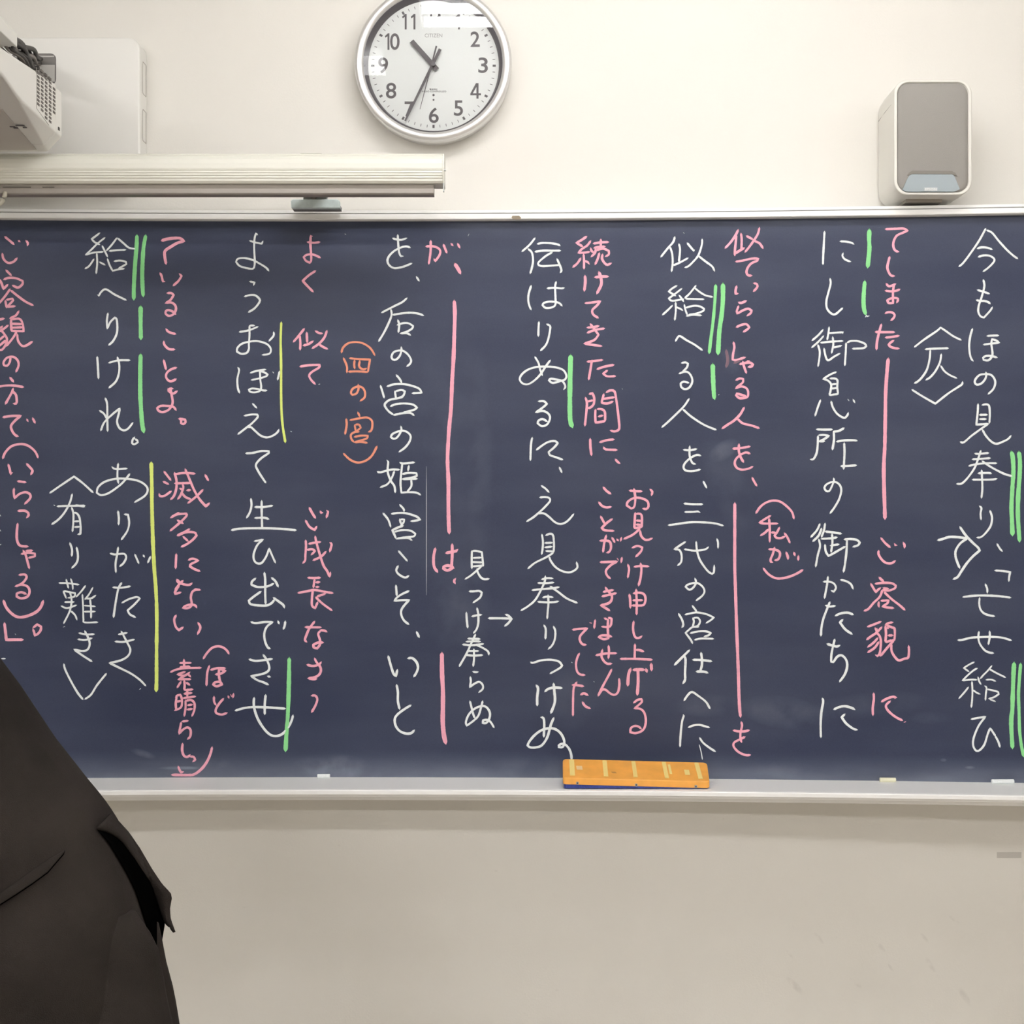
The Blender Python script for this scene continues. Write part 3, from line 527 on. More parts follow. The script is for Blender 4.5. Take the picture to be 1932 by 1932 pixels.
w4.2 905,625 960,640 1060,628 1155,628 1090,680 1060,760 1070,850 1100,915 1128,930/1212,612 1228,650/1298,615 1290,670 1275,710
w4.2 885,1048 960,1068 1060,1058 1152,1045/1045,995 1090,1060 1115,1130 1105,1180 1040,1215 912,1240 980,1285 1050,1310 1108,1338/1095,1240 1130,1250
w4.6 728,1632 830,1602 950,1590 1120,1596 1300,1608/945,1480 940,1540 950,1620 990,1730 1060,1840 1130,1905 1200,1918 1270,1890 1330,1820 1370,1740 1385,1680/1075,1450 1065,1560 1065,1675
glh7.5 1342,1032 1340,1200 1335,1450 1325,1700 1310,1900 1300,2090
pt 1550,125 1620,130 1695,125/1630,140 1615,240/1640,180 1690,175/1640,230 1680,230/1438,298 1540,280 1630,265 1740,285 1838,300/1610,270 1600,350 1600,440 1635,472 1665,400/1755,305 1655,340/1640,345 1720,420 1828,498
pt 1520,685 1610,688 1705,688/1632,618 1570,700 1535,780 1520,830 1542,855/1690,720 1740,725 1770,740/1700,725 1670,760 1690,830 1690,880 1660,925 1620,915 1615,885 1670,860 1730,860
pt 1540,1110 1610,1125 1680,1108 1705,1078/1628,1035 1650,1080 1695,1140 1695,1200 1650,1245 1558,1265 1610,1275 1655,1270
pt 1590,1462 1635,1460 1660,1500 1640,1570 1595,1650
pb 368,1045 410,980 470,920 540,902 600,920 640,955 660,990
pt 440,1118 415,1200 405,1350/450,1170 530,1150 620,1150/505,1222 570,1210 620,1180 550,1155 545,1220 560,1300 580,1335 520,1355 480,1335 500,1312 550,1305 590,1335
pt 490,1468 492,1530 515,1570/600,1492 550,1550 510,1620 520,1660 580,1675 640,1655/650,1462 660,1490/680,1450 690,1472/712,1435 705,1485
pt4.6 125,1755 160,1750 200,1745/120,1760 95,1890 140,1845 190,1820 225,1850 222,1920 190,1955
pt4.6 135,2000 130,2080 150,2140 190,2155 220,2130/215,2150 260,2155 278,2185 250,2210
pt4.6 85,2260 100,2300 118,2330 145,2322
pb5 470,2040 450,2120 410,2210 350,2290 270,2350 200,2360 10,2357
@260 425
pt5.5 265,175 340,155 430,145 485,150 522,180 450,200 380,240 310,290 305,350 320,440
pt 250,538 268,570 285,635 305,638/470,548 495,575 460,630 400,685
pt4.4 328,768 380,768 405,790 370,845 315,880 380,875 425,910 430,960 400,1010 350,1025 315,1000 320,970 350,960 400,980 430,1010
pt 318,1172 350,1208 430,1232/295,1310 300,1350 350,1400 420,1405
pt 292,1520 320,1635/442,1610 380,1630 330,1670 320,1720 350,1760 385,1765 435,1740
pt 342,1845 355,1880 400,1905 448,1875/340,1882 365,1850 400,1850/370,1850 385,1932 395,2000 380,2050 340,2095 280,2115 235,2100 220,2070 260,2045 330,2045 400,2055 435,2095
pt 460,2190 500,2195 535,2200 540,2230 515,2250 490,2240 490,2215 500,2200
glh7.5 -10,110 -15,250 -30,430 -40,600 -45,720 -45,842
glh7.5 90,110 65,250 55,400 50,560 55,720 62,805
glh8 32,915 32,1100 35,1290
glh8 32,1458 28,1650 28,1900 38,2100 50,2250 68,2345
@260 747
ylh7 152,750 158,1000 160,1250 170,1600 185,1932 205,2200 215,2500 212,2900 212,3200 208,3345
pt 295,852 375,955/285,968 350,1000/240,1105 250,1135 300,1132 380,1078/415,865 438,960 435,1050 410,1130 370,1175/425,885 530,872 650,880/535,825 580,930 640,1070 700,1170 770,1250 812,1212/740,1060 660,1140 565,1215/415,990 600,985/505,1000 515,1040 480,1130 450,1170/470,1045 520,1065/495,1095 540,1145 600,1170/550,1070 600,1065/760,890 800,960
pt 470,1320 370,1380/380,1370 450,1340 550,1332 550,1360 470,1440 365,1528/445,1405 515,1445/590,1505 530,1540 445,1580/450,1585 540,1545 640,1545 665,1580 620,1630 560,1675 490,1710/510,1590 570,1645
pt 435,1785 432,1860 428,1955/570,1860 620,1842 685,1862 640,1885 600,1905 590,1930 640,1960 705,1985
@260 1069
pt 440,142 480,185/515,155 470,200 420,265/440,142 460,180 540,205 590,205 615,185/470,210 420,290 425,310 490,290/640,255 710,265/700,262 650,265 615,290 600,350 610,410 600,450 560,472 510,468 540,445 600,430 650,440 668,468
pt 435,548 412,600 430,680 465,720 515,685/680,632 708,690 675,768
pt4.4 470,1092 605,1090/522,1048 525,1150/475,1138 590,1130/368,1195 440,1165 540,1150 718,1145/540,1190 450,1220 520,1235 590,1200 500,1255 460,1278 540,1275 600,1275/560,1210 600,1250/525,1285 530,1345 525,1400/490,1300 445,1372/545,1310 590,1342
pt4.4 425,1480 440,1470 430,1550 435,1620/430,1465 480,1450 498,1500 490,1590 415,1630/435,1530 490,1520/560,1385 560,1480/530,1400 625,1390/520,1440 615,1430/510,1490 655,1470/540,1510 540,1600 525,1695/545,1520 600,1510 640,1545 640,1620 612,1695/560,1570 620,1562/555,1620 620,1610
@0 425
pt 52,128 110,175 160,218/205,172 228,188/290,170 315,200 310,232/25,315 40,380 90,425 150,415 195,370
pt 65,505 130,570/-15,610 10,640 40,720 90,670/40,615 100,595 180,600 255,630 255,665 205,705 140,680/115,720 60,800 -10,880 -70,930/120,735 200,800 290,865 378,908/60,850 75,935/70,845 140,830 150,850 80,925 175,915
pt -100,1100 -40,1075 50,1055/215,968 180,1020 110,1055/30,1140 0,1170/95,1130 30,1180 -60,1220/0,1180 40,1220 80,1290 60,1360 20,1410 -20,1405/50,1250 -60,1340/70,1300 -40,1390/130,1055 125,1100 130,1200/135,1065 220,1060 255,1110 268,1200 130,1195/130,1115 250,1120/130,1160 255,1155/190,1200 150,1270 70,1370/195,1230 205,1310 250,1365 300,1360 368,1315
pt 120,1490 110,1550 80,1590 45,1585 40,1550 80,1500 150,1490 200,1530 210,1590 180,1662
pt 110,1720 155,1775/-30,1830 60,1815 160,1815 268,1832/150,1845 130,1900 60,2025/140,1880 180,1920 190,2000 180,2020 150,2018
w3.6 1132,85 1080,125 1038,155 1070,190 1130,220/1190,138 1100,210 1040,270 970,335 1060,310 1170,300/1155,230 1185,290 1218,358/1065,380 1010,460 962,492/1095,315 1100,430 1088,548/1125,415 1190,450/1325,140 1270,215 1205,288/1330,145 1400,205 1460,255 1530,268/1235,292 1330,282 1425,278/1215,378 1240,450 1275,515 1350,498 1408,490/1290,408 1360,400 1425,415 1430,440 1340,490
w 1105,788 1118,798 1150,750 1200,725 1300,785 1430,848
w 1222,992 1210,1080 1215,1170 1250,1095 1300,1045 1320,1065 1328,1150 1320,1230 1280,1310 1230,1358
w 1100,1485 1108,1600 1115,1738/1228,1558 1340,1530 1472,1528/1328,1490 1350,1580 1345,1680 1310,1770 1232,1842
@0 747
w 1190,22 1212,90 1215,250 1218,402/1125,165 1175,200 1210,260/1140,395 1180,300 1270,210 1355,142 1345,200 1325,290 1350,360 1400,390 1450,370 1505,302
w 1525,465 1500,500 1495,535 1520,548 1560,525 1555,505 1525,485
w 1265,802 1310,828 1440,822/1338,762 1330,850 1330,930 1342,990/1470,880 1400,970 1320,1040 1220,1105 1140,1122 1095,1095 1110,1035 1180,975 1300,940 1430,938 1560,960 1640,1005 1672,1060 1640,1130 1522,1205
w 1335,1300 1345,1380 1342,1460/1405,1340 1450,1345 1462,1440 1440,1530 1372,1630
w 1245,1782 1300,1795 1360,1788 1410,1790 1428,1830 1400,1890 1355,1930/1338,1710 1325,1800 1308,1900 1312,2000/1525,1790 1572,1898/1620,1800 1635,1825/1705,1815 1672,1890
wb 562,1100 700,1005 838,912 940,990 1055,1095
w 610,1235 620,1242/645,1250 760,1245 962,1242/960,1255 850,1235/818,1108 790,1210 730,1320 660,1400 585,1455/810,1260 830,1330 830,1430 820,1538/835,1320 870,1330 900,1380 912,1480 910,1560 880,1568/840,1420 900,1418/840,1485 905,1480
w 790,1660 815,1740 812,1815/865,1710 880,1780 880,1850 860,1900 812,1950
pt 30,242 120,228 235,225 170,280 125,340 140,400 175,445 208,458/302,260 318,290/368,248 398,308
pb 30,712 60,640 130,570 230,545 310,560 380,610 415,660 430,702
pt 92,770 110,830 120,885 140,868/298,765 350,820 368,850 348,892
pt 195,965 295,978/160,1042 155,1090 165,1158 220,1110 290,1090 340,1115 340,1160 278,1225
pt 200,1302 280,1300 320,1325 325,1350 300,1380
pt 200,1440 190,1550 195,1640 230,1695 320,1705
pt 238,1790 320,1775 395,1785 395,1815 320,1835/260,1745 290,1800 315,1890 332,1955/290,1755 370,1750
w3 -5,1340 8,1360
w3 -5,1510 8,1530
w3 -5,1690 10,1680
@0 1069
pt 212,95 280,90 300,125 250,190 175,225 240,205 310,225 335,280 310,340 240,360 190,340 190,305 240,290 300,312
pb5.5 38,380 70,460 130,530 200,570 290,565 400,520 460,460 490,385
pt5.5 50,635 60,720 72,830 160,828 262,828
pt 372,695 420,655 465,680 460,720 430,760 395,780 385,740 372,705
w 1378,180 1340,250 1310,400 1285,575/1275,235 1370,240 1478,222/1378,412 1460,368 1550,345 1582,362 1520,430 1445,495 1470,540 1535,575
w 1370,730 1390,765/1340,768 1440,750/1300,848 1400,852 1522,825/1390,765 1440,860 1475,940 1450,1010 1370,1060 1240,1092 1350,1145 1480,1210 1580,1280 1652,1352
w3 1580,1390 1592,1382
wb 722,1100 740,1170 810,1310 880,1430 940,1505/1205,1210 1100,1340 1030,1450 960,1502
w 890,752 980,768 1068,765/878,822 960,830 1042,810/958,725 1000,810 1015,880 990,940 930,955 840,940 940,1010 1042,1075
w3.4 665,185 770,188 895,205/748,142 775,245/800,135 820,200 825,260/715,275 750,360/720,275 790,290 850,300 840,340 765,355/790,280 810,380 790,500 720,645/730,402 840,400/690,445 760,470 868,435/800,500 850,550 872,605/968,215 920,280 860,345/932,312 940,450 945,600 960,632 1108,630/1052,235 1010,310 960,375/960,360 1030,360 1085,325/1020,370 1030,480 1030,585/950,440 1080,452/950,510 1080,508
w2 715,685 735,678
w2.5 15,1042 62,1042
w2 170,760 178,772
"""

# ------------------------------------------------------------------ room shell
def structure(name, bm, m, **k):
    o = from_bm(name, bm, m, **k); o['kind'] = 'structure'; return o
XL, XR, YB = -3.6, 3.9, -8.0
bm = bmesh.new(); add_box(bm, XL, XR, WALL, WALL + 0.15, 0, CEIL); structure('wall_front', bm, M_wall)
bm = bmesh.new(); add_box(bm, XL - .15, XL, YB, WALL + .15, 0, CEIL); structure('wall_left', bm, M_wall)
bm = bmesh.new(); add_box(bm, XR, XR + .15, YB, WALL + .15, 0, CEIL); structure('wall_right', bm, M_wall)
bm = bmesh.new(); add_box(bm, XL - .15, XR + .15, YB - .15, YB, 0, CEIL); structure('wall_rear', bm, M_wall)
bm = bmesh.new(); add_box(bm, XL - .15, XR + .15, YB - .15, WALL + .15, -.12, 0); structure('floor', bm, M_floor)
bm = bmesh.new(); add_box(bm, XL - .15, XR + .15, YB - .15, WALL + .15, CEIL, CEIL + .12); structure('ceiling', bm, M_ceil)
bm = bmesh.new(); add_box(bm, XL, XR, WALL - .012, WALL, 0, .07); structure('baseboard_front', bm, M_bar, bevel=.002)

# ------------------------------------------------------------------ fluorescent fixtures on the ceiling
where = ['ceiling strip light nearest the blackboard, over its middle', 'twin tube ceiling light left of the board lamp',
         'twin tube ceiling light right of the board lamp', 'ceiling light above the camera on the left',
         'ceiling light straight above the camera', 'ceiling light above the camera on the right', 'ceiling light behind the camera on the left',
         'ceiling light straight behind the camera', 'ceiling light behind the camera on the right']
for (fx, fy, offs, st), lb in zip(FIXTURES, where):
    t = thing('ceiling_light', lb, 'light', (fx, fy, CEIL), group='fluorescent lights on the ceiling')
    bm = bmesh.new(); L = 0.62
    prof = [(-.11, CEIL), (-.11, CEIL - .012), (-.035, CEIL - .035), (.035, CEIL - .035), (.11, CEIL - .012), (.11, CEIL)]
    loft(bm, [[(fx + sx * L, fy + a, z) for a, z in prof] for sx in (-1, 1)])
    from_bm('reflector', bm, M_fix, t)
    for oy in offs:
        bm = bmesh.new(); tube(bm, [(fx - .58, fy + oy, CEIL - .055), (fx + .58, fy + oy, CEIL - .055)], .0145, 12)
        from_bm('tube', bm, tube_mat(st), t, smooth=True)
    for sx in (-1, 1):
        bm = bmesh.new(); add_box(bm, fx + sx * .585, fx + sx * .605, fy - .075, fy + .075, CEIL - .075, CEIL - .02)
        from_bm('lamp_holder', bm, M_fix, t, bevel=.003)
    reparent(t)

# ------------------------------------------------------------------ blackboard
BX0, BX1 = -2.20, 1.46
ZT, ZB = EYE + 0.6234, EYE - 0.5665
N = 64
xs = [BX0 + (BX1 - BX0) * i / N for i in range(N + 1)]
def sweep(bm, prof):
    """profile of (offset from the board face or 'W' for the wall, z) swept along the curved board"""
    loops = []
    for x in xs:
        loops.append([(x, (WALL - .0005) if o == 'W' else -sag(x) - o, z) for o, z in prof])
    loft(bm, loops)
board = thing('blackboard', 'long dark blue-grey curved blackboard covered in chalk writing, with white aluminium frame and tray', 'blackboard', (-0.38, 0, ZB))
bm = bmesh.new(); sweep(bm, [(0, ZT + .01), (0, ZB - .003), ('W', ZB - .003), ('W', ZT + .01)])
from_bm('writing_surface', bm, M_board, board, smooth=False)
E0 = EYE
bm = bmesh.new()
sweep(bm, [('W', E0 + .6412), (.014, E0 + .6412), (.02, E0 + .6395), (.0205, E0 + .6340), (.013, E0 + .6334), (.013, E0 + .6326),
           (.0205, E0 + .6318), (.021, E0 + .6215), (.019, E0 + .6200), (.0003, E0 + .6200), (.0003, E0 + .634), ('W', E0 + .6345)])
from_bm('top_frame', bm, M_alu, board)
bm = bmesh.new()
sweep(bm, [(.0003, ZB + .0005), (.125, ZB - .001), (.1262, ZB - .0035), (.128, ZB - .0035), (.1290, ZB - .0005), (.1345, ZB - .001),
           (.136, ZB - .003), (.136, E0 - .5765), (.128, E0 - .5775), (.126, E0 - .583), (.102, E0 - .588), (.098, E0 - .5945), (.092, E0 - .5965), ('W', E0 - .5965), ('W', ZB - .004), (.0003, ZB - .004)])
from_bm('chalk_tray', bm, M_alu, board)
for x0, x1 in ((BX0 - .02, BX0), (BX1, BX1 + .02)):
    bm = bmesh.new(); s = sag((x0 + x1) / 2); add_box(bm, x0, x1, -s - .021, WALL - .0005, ZB - .03, E0 + .6412)
    from_bm('side_frame', bm, M_alu, board, bevel=.003)
# seam between two steel panels of the board, its highlight drawn as a pale line
bm = bmesh.new()
tube(bm, [board_pt(804.5, Y, .0003) for Y in range(880, 1150, 27)], [.00012, .00035] + [.0005] * 6 + [.00035, .00012], 5)
o = from_bm('panel_seam_highlight', bm, M_alu, board); o['label'] = 'thin seam between two board panels, drawn as its pale highlight'
bm = bmesh.new()
pts = [(967,407),(979,407),(983,410),(982,414),(968,414),(965,410)]
vs = [bm.verts.new(board_pt(X, Y, .0215)) for X, Y in pts]; bm.faces.new(vs)
bmesh.ops.solidify(bm, geom=bm.faces[:], thickness=.0004)
o = from_bm('glue_mark', bm, mat('tan_residue', (.55, .47, .36), rough=.8), board); o['label'] = 'small tan glue mark on the top frame'

# ------------------------------------------------------------------ chalk writing, traced stroke by stroke
def cr(p0, p1, p2, p3, t):
    return 0.5 * ((2*p1) + (p2-p0)*t + (2*p0-5*p1+4*p2-p3)*t*t + (3*p1-p0-3*p2+p3)*t**3)
def smooth_path(pts, step=2.2):
    pts = [Vector(p) for p in pts]
    # split where the pen turns sharply
    runs, cur = [], [pts[0]]
    for i in range(1, len(pts)):
        cur.append(pts[i])
        if i < len(pts) - 1:
            a, b = pts[i] - pts[i-1], pts[i+1] - pts[i]
            if a.length > 0 and b.length > 0 and a.angle(b) > math.radians(68):
                runs.append(cur); cur = [pts[i]]
    runs.append(cur)
    out = [pts[0]]
    for r in runs:
        for i in range(len(r) - 1):
            p1, p2 = r[i], r[i+1]
            p0 = r[i-1] if i > 0 else p1 * 2 - p2
            p3 = r[i+2] if i + 2 < len(r) else p2 * 2 - p1
            n = max(1, int((p2 - p1).length / step))
            for k in range(1, n + 1): out.append(cr(p0, p1, p2, p3, k / n))
    return out
WIDTH = {'w': 3.9, 'p': 4.5, 'g': 7.0, 'y': 6.0, 'o': 4.0}
def ribbon(bm, pts, w, lift, seed):
    path = smooth_path(pts)
    if len(path) < 2: return
    L = [0.0]
    for a, b in zip(path, path[1:]): L.append(L[-1] + (b - a).length)
    tot = L[-1]
    rows = []
    for i, p in enumerate(path):
        t = path[min(i+1, len(path)-1)] - path[max(i-1, 0)]
        if t.length < 1e-6: t = Vector((1, 0))
        t.normalize(); nrm = Vector((-t.y, t.x))
        e = min(L[i], tot - L[i])
        cap = min(1.0, 0.38 + 0.62 * math.sqrt(max(0.0, e) / (w * .55))) if e < w * .55 else 1.0
        wob = 1.0 + 0.16 * noise.noise(Vector((p.x * .05, p.y * .05, seed))) + 0.10 * noise.noise(Vector((p.x * .45, p.y * .45, seed + 9)))
        hw = w * .5 * cap * wob
        a = p + nrm * hw; b = p - nrm * hw
        rows.append([bm.verts.new(board_pt(a.x, a.y, lift * .4)), bm.verts.new(board_pt(p.x, p.y, lift)), bm.verts.new(board_pt(b.x, b.y, lift * .4))])
    def endcap(p, t, row, w):
        q = p + t * w * .28
        c = bm.verts.new(board_pt(q.x, q.y, lift * .4))
        bm.faces.new((row[0], row[1], c)); bm.faces.new((row[1], row[2], c))
    for a, b in zip(rows, rows[1:]):
        bm.faces.new((a[0], a[1], b[1], b[0])); bm.faces.new((a[1], a[2], b[2], b[1]))
    t0 = (path[0] - path[1]).normalized(); t1 = (path[-1] - path[-2]).normalized()
    endcap(path[0], t0, rows[0], w); endcap(path[-1], t1, rows[-1], w)

COLOR_WORD = {'w': 'white', 'p': 'pink', 'g': 'green', 'y': 'yellow', 'o': 'orange'}
ox = oy = 0.0
seed = 0
for line in CHALK.strip().splitlines():
    line = line.strip()
    if not line: continue
    if line[0] == '@':
        ox, oy = map(float, line[1:].split()); continue
    head, rest = line.split(' ', 1)
    c = head[0]; h = head[1:]; kind = 't'
    if h and h[0] in 'tlb': kind = h[0]; h = h[1:]
    if h and h[0] == 'h': h = h[1:]
    w = float(h) if h else WIDTH[c]
    strokes = [[(ox + float(q.split(',')[0]) / 6.0, oy + float(q.split(',')[1]) / 6.0) for q in s.split()] for s in rest.split('/')]
    seed += 1
    dot = w <= 3.0 and kind == 't' and sum(len(s) for s in strokes) <= 4
    name = {'t': 'chalk_character', 'l': 'chalk_line', 'b': 'chalk_bracket'}[kind]
    if dot: name = 'chalk_speck'
    bm = bmesh.new()
    for k, s in enumerate(strokes):
        lift = 0.0009 + (0.00025 if kind == 'l' else 0.0) + 0.00006 * k
        ribbon(bm, s, w, lift, seed * 3.1 + k)
    o = from_bm(name, bm, M_chalk[c], board, recalc=False)
    for p in o.data.polygons: p.use_smooth = True
    o['label'] = COLOR_WORD[c] + ' chalk ' + {'t': 'character', 'l': 'line', 'b': 'bracket'}[kind] if not dot else COLOR_WORD[c] + ' chalk speck'
# orange bracket and smeared pink patch beside the little pink syllables
bm = bmesh.new()
for q in ([(1370, 660), (1373, 680), (1370, 693)], [(1385, 685), (1400, 676), (1407, 674)]):
    ribbon(bm, q, 6, .0006, 2.2)
o = from_bm('chalk_smear', bm, mat('faint_pink_chalk', (0.20, 0.13, 0.16), rough=.95, spec=.05), board, recalc=False)
o['label'] = 'faint smeared pink chalk'
reparent(board)

# ------------------------------------------------------------------ bits of chalk lying along the back of the tray
def chalk_stick(X, Y, wpx_, ang, m, label):
    p = board_pt(X, Y); r = .0048; l = wpx_ * 1.12e-3 / 2
    y = -sag(p.x) - .012
    bm = bmesh.new()
    c = Vector((p.x, y, ZB + r))
    dx = Vector((math.cos(ang), math.sin(ang), 0)) * l
    tube(bm, [c - dx, c - dx * .96, c + dx * .96, c + dx], [r * .8, r, r, r * .85], 12)
    return tag(from_bm('chalk_stick', bm, m, smooth=False, bevel=.0006), label, 'chalk', 'chalk pieces in the tray')
chalk_stick(1888, 1470, 42, .02, M_chalk['w'], 'white chalk stick at the back of the tray near its right end')
chalk_stick(1672, 1469, 30, -.03, mat('cream_chalk', (.82, .80, .60), rough=.95), 'short cream chalk piece in the tray right of the orange eraser')
chalk_stick(612, 1464, 24, .05, M_chalk['w'], 'short white chalk stub in the tray left of the orange eraser')

# ------------------------------------------------------------------ orange eraser on the tray
er = thing('blackboard_eraser', 'long orange blackboard eraser with yellow stripes and blue felt, resting on the chalk tray', 'eraser')
def epx(X, Y, d): return P(X, Y, d)
dF, dB = 2.972, 3.045      # front and back edges
TL, TR = P(1061.5, 1433, dB), P(1334, 1440, dB)      # back top
FL, FR = P(1062, 1469, dF), P(1339, 1476.5, dF)      # front top
FL2, FR2 = P(1064, 1479, dF - .001), P(1336.5, 1487, dF - .001)
up = (FL - FL2)
def quadloop(a, b, c, d, r, n=5):
    """rounded quad through four corners in order"""
    pts = []
    cs = [a, b, c, d]
    for i in range(4):
        p0, p1, p2 = cs[i-1], cs[i], cs[(i+1) % 4]
        u = (p0 - p1).normalized() * r; v = (p2 - p1).normalized() * r
        for k in range(n + 1):
            t = k / n
            q = (p1 + u) * (1-t)**2 + p1 * 2*t*(1-t) + (p1 + v) * t**2
            pts.append(q)
    return pts
th = Vector((0, 0, FL2.z - FL.z))
bm = bmesh.new()
top = quadloop(TL, TR, FR, FL, .008)
cen = (TL + TR + FL + FR) / 4
ins = [cen + (p - cen) * .985 + Vector((0, 0, .0018)) for p in top]
bot = [p + Vector((0, 0, -.012)) for p in top]
loft(bm, [bot, top, ins])
from_bm('handle_body', bm, M_orange, er, smooth=False, bevel=.0015)
bm = bmesh.new()
g = []
for p in bot:
    q = cen + (p - cen) * .985; q.z = max(p.z - .03, ZB + .0008) if False else ZB + .0008
    g.append(q)
f0 = [Vector((cen.x + (p.x - cen.x) * .985, cen.y + (p.y - cen.y) * .985, p.z)) for p in bot]
loft(bm, [g, f0])
from_bm('felt_pad', bm, M_felt, er)
def on_top(u, v, lift=.0022):
    a = TL.lerp(TR, u); b = FL.lerp(FR, u); p = a.lerp(b, v); p.z += lift; return p
def patch(name, u0, u1, v0, v1, m, skew=0.0, h=.0012):
    bm = bmesh.new()
    lo = [on_top(u0, v0, .0014), on_top(u1, v0, .0014), on_top(u1 + skew, v1, .0014), on_top(u0 + skew, v1, .0014)]
    hi = [p + Vector((0, 0, h)) for p in lo]
    loft(bm, [lo, hi]); return from_bm(name, bm, m, er)
for u, wd, sk in ((.045, .034, .004), (.275, .030, .005), (.475, .028, .008), (.685, .028, .012), (.91, .030, .016)):
    patch('stripe', u, u + wd, .06, .88, M_yellow, sk)['label'] = 'pale yellow ribbed stripe'
    for k in range(3):
        uu = u + wd * (.15 + .3 * k)
        patch('stripe_rib', uu, uu + wd * .12, .06, .88, M_yellow, sk, .002)
M_label = mat('faded_print', (.90, .55, .20), rough=.6)
o = patch('square_mark', .085, .14, .30, .62, M_label, .004, .0003); o['label'] = 'faded square print'
patch('square_mark', .092, .133, .36, .56, mat('worn_print', (.86, .62, .33), rough=.6), .004, .0005)
o = patch('print_block', .725, .742, .16, .66, M_yellow, .008, .0004); o['label'] = 'small pale printed bar'
o = patch('print_frame', .825, .875, .16, .70, mat('pale_print', (.93, .60, .22), rough=.6), .010, .0003); o['label'] = 'faded printed box'
patch('print_block', .834, .868, .42, .68, M_yellow, .004, .0005)
patch('scratch', .33, .36, .62, .70, mat('dark_scratch', (.45, .22, .06), rough=.7), .01, .0004)
for X, Y in ((1089.5, 1477.5), (1200.5, 1481), (1313, 1484)):
    c = P(X, Y, dF - .0012)
    bm = bmesh.new()
    tube(bm, [c + Vector((0, .003, 0)), c + Vector((0, -.0006, 0))], .0031, 14)
    s = from_bm('screw', bm, M_steel, er)
    bm = bmesh.new(); tube(bm, [c + Vector((0, 0, 0)), c + Vector((0, -.0009, 0))], .0017, 12)
    from_bm('screw_socket', bm, M_dark, s)
lo = min((o.bound_box[i][2] for o in er.children if o.type == 'MESH' for i in range(8)), default=ZB)
er.location = (cen.x, cen.y, ZB)
reparent(er)
for o in list(COL.objects):
    if o.name.startswith('screw_socket'): pass

# ------------------------------------------------------------------ text helper
def text_mesh(name, body, size, loc, m, parent, width=None, ext=.0003, sx=1.0, offset=0.0):
    cu = bpy.data.curves.new(name, 'FONT'); cu.body = body; cu.size = size
    cu.align_x = 'CENTER'; cu.align_y = 'CENTER'; cu.extrude = ext; cu.offset = offset
    cu.resolution_u = 6
    tmp = bpy.data.objects.new('tmp', cu); COL.objects.link(tmp)
    dg = bpy.context.evaluated_depsgraph_get(); dg.update()
    me = bpy.data.meshes.new_from_object(tmp.evaluated_get(dg))
    bpy.data.objects.remove(tmp)
    xs_ = [v.co.x for v in me.vertices]; ys_ = [v.co.y for v in me.vertices]
    cx, cy = (min(xs_) + max(xs_)) / 2, (min(ys_) + max(ys_)) / 2
    w, h = max(xs_) - min(xs_), max(ys_) - min(ys_)
    s = size / h                                  # size = glyph height
    kx = (width / w) if width else s * sx
    for v in me.vertices:
        x, y, z = v.co
        v.co = Vector(((x - cx) * kx, -z, (y - cy) * s)) + Vector(loc)
    me.materials.clear(); me.name = name
    return new_obj(name, me, m, parent)

# ------------------------------------------------------------------ wall clock
dR = 3.085                              # bezel front
C0 = P(816.7, 117, dR)
ck = thing('wall_clock', 'round silver framed wall clock with white dial and dark numerals above the blackboard', 'clock', (C0.x, WALL, C0.z - .168))
R = 148.7 * dR / F
k = dR / F
yR = dR - D
bm = bmesh.new()
disc_profile(bm, C0.x, C0.z, [(R * .93, WALL), (R * .985, WALL - .006), (R * .99, yR + .016), (R * .965, yR + .012), (R * .995, yR + .011), (R, yR + .006), (R * .985, yR + .001),
                              (R * .955, yR - .002), (R * .915, yR - .001), (R * .888, yR + .003), (R * .882, yR + .006)])
from_bm('bezel', bm, M_bezel, ck, smooth=True, recalc=True)
yD = yR + .026
bm = bmesh.new()
disc_profile(bm, C0.x, C0.z, [(R * .883, yR + .005), (R * .868, yR + .006), (R * .835, yD)])
from_bm('inner_ring', bm, M_ring, ck, smooth=True)
bm = bmesh.new(); n = 96
vs = [bm.verts.new((C0.x + R * .85 * math.cos(2*math.pi*i/n), yD - .0002, C0.z + R * .85 * math.sin(2*math.pi*i/n))) for i in range(n)]
bm.faces.new(vs); ex = bmesh.ops.extrude_face_region(bm, geom=bm.faces[:])
for v in ex['geom']:
    if isinstance(v, bmesh.types.BMVert): v.co.y += .002
dial = from_bm('dial', bm, M_dial, ck)
CD = Vector((C0.x, yD - .0004, C0.z))
kd = (yD + D) / F                     # metres per pixel on the dial
def dpt(px, py): return Vector((C0.x + px * kd, CD.y, C0.z - py * kd))
# numeral positions in pixels from the dial centre, measured on the photograph
nums = {'10': (-78, -45.5, 28, 31), '11': (-46, -83, 27, 29), '12': (2, -92, 27, 30), '1': (46, -83, 8, 29), '2': (78.5, -50, 17.5, 29), '3': (93.5, -1, 18, 29),
        '4': (79.5, 47.5, 20, 29), '5': (47, 80, 17, 29), '6': (0.5, 93.5, 18.5, 29), '7': (-46, 82, 17, 29), '8': (-80, 47, 19.5, 29.5), '9': (-95, -.5, 18.5, 30)}
def one(px, py, hpx, name='numeral'):
    bm = bmesh.new(); h2 = hpx / 2; t = 3.6
    pl = [(px + t/2, py + h2), (px + t/2, py - h2), (px - t/2 + .6, py - h2), (px - t/2 - 5.2, py - h2 + 5.4), (px - t/2 - 3.6, py - h2 + 8.2), (px - t/2, py - h2 + 5.2), (px - t/2, py + h2)]
    loft(bm, [[dpt(x, y) + Vector((0, .0003, 0)) for x, y in pl], [dpt(x, y) - Vector((0, .0003, 0)) for x, y in pl]])
    return from_bm(name, bm, M_ink, dial)
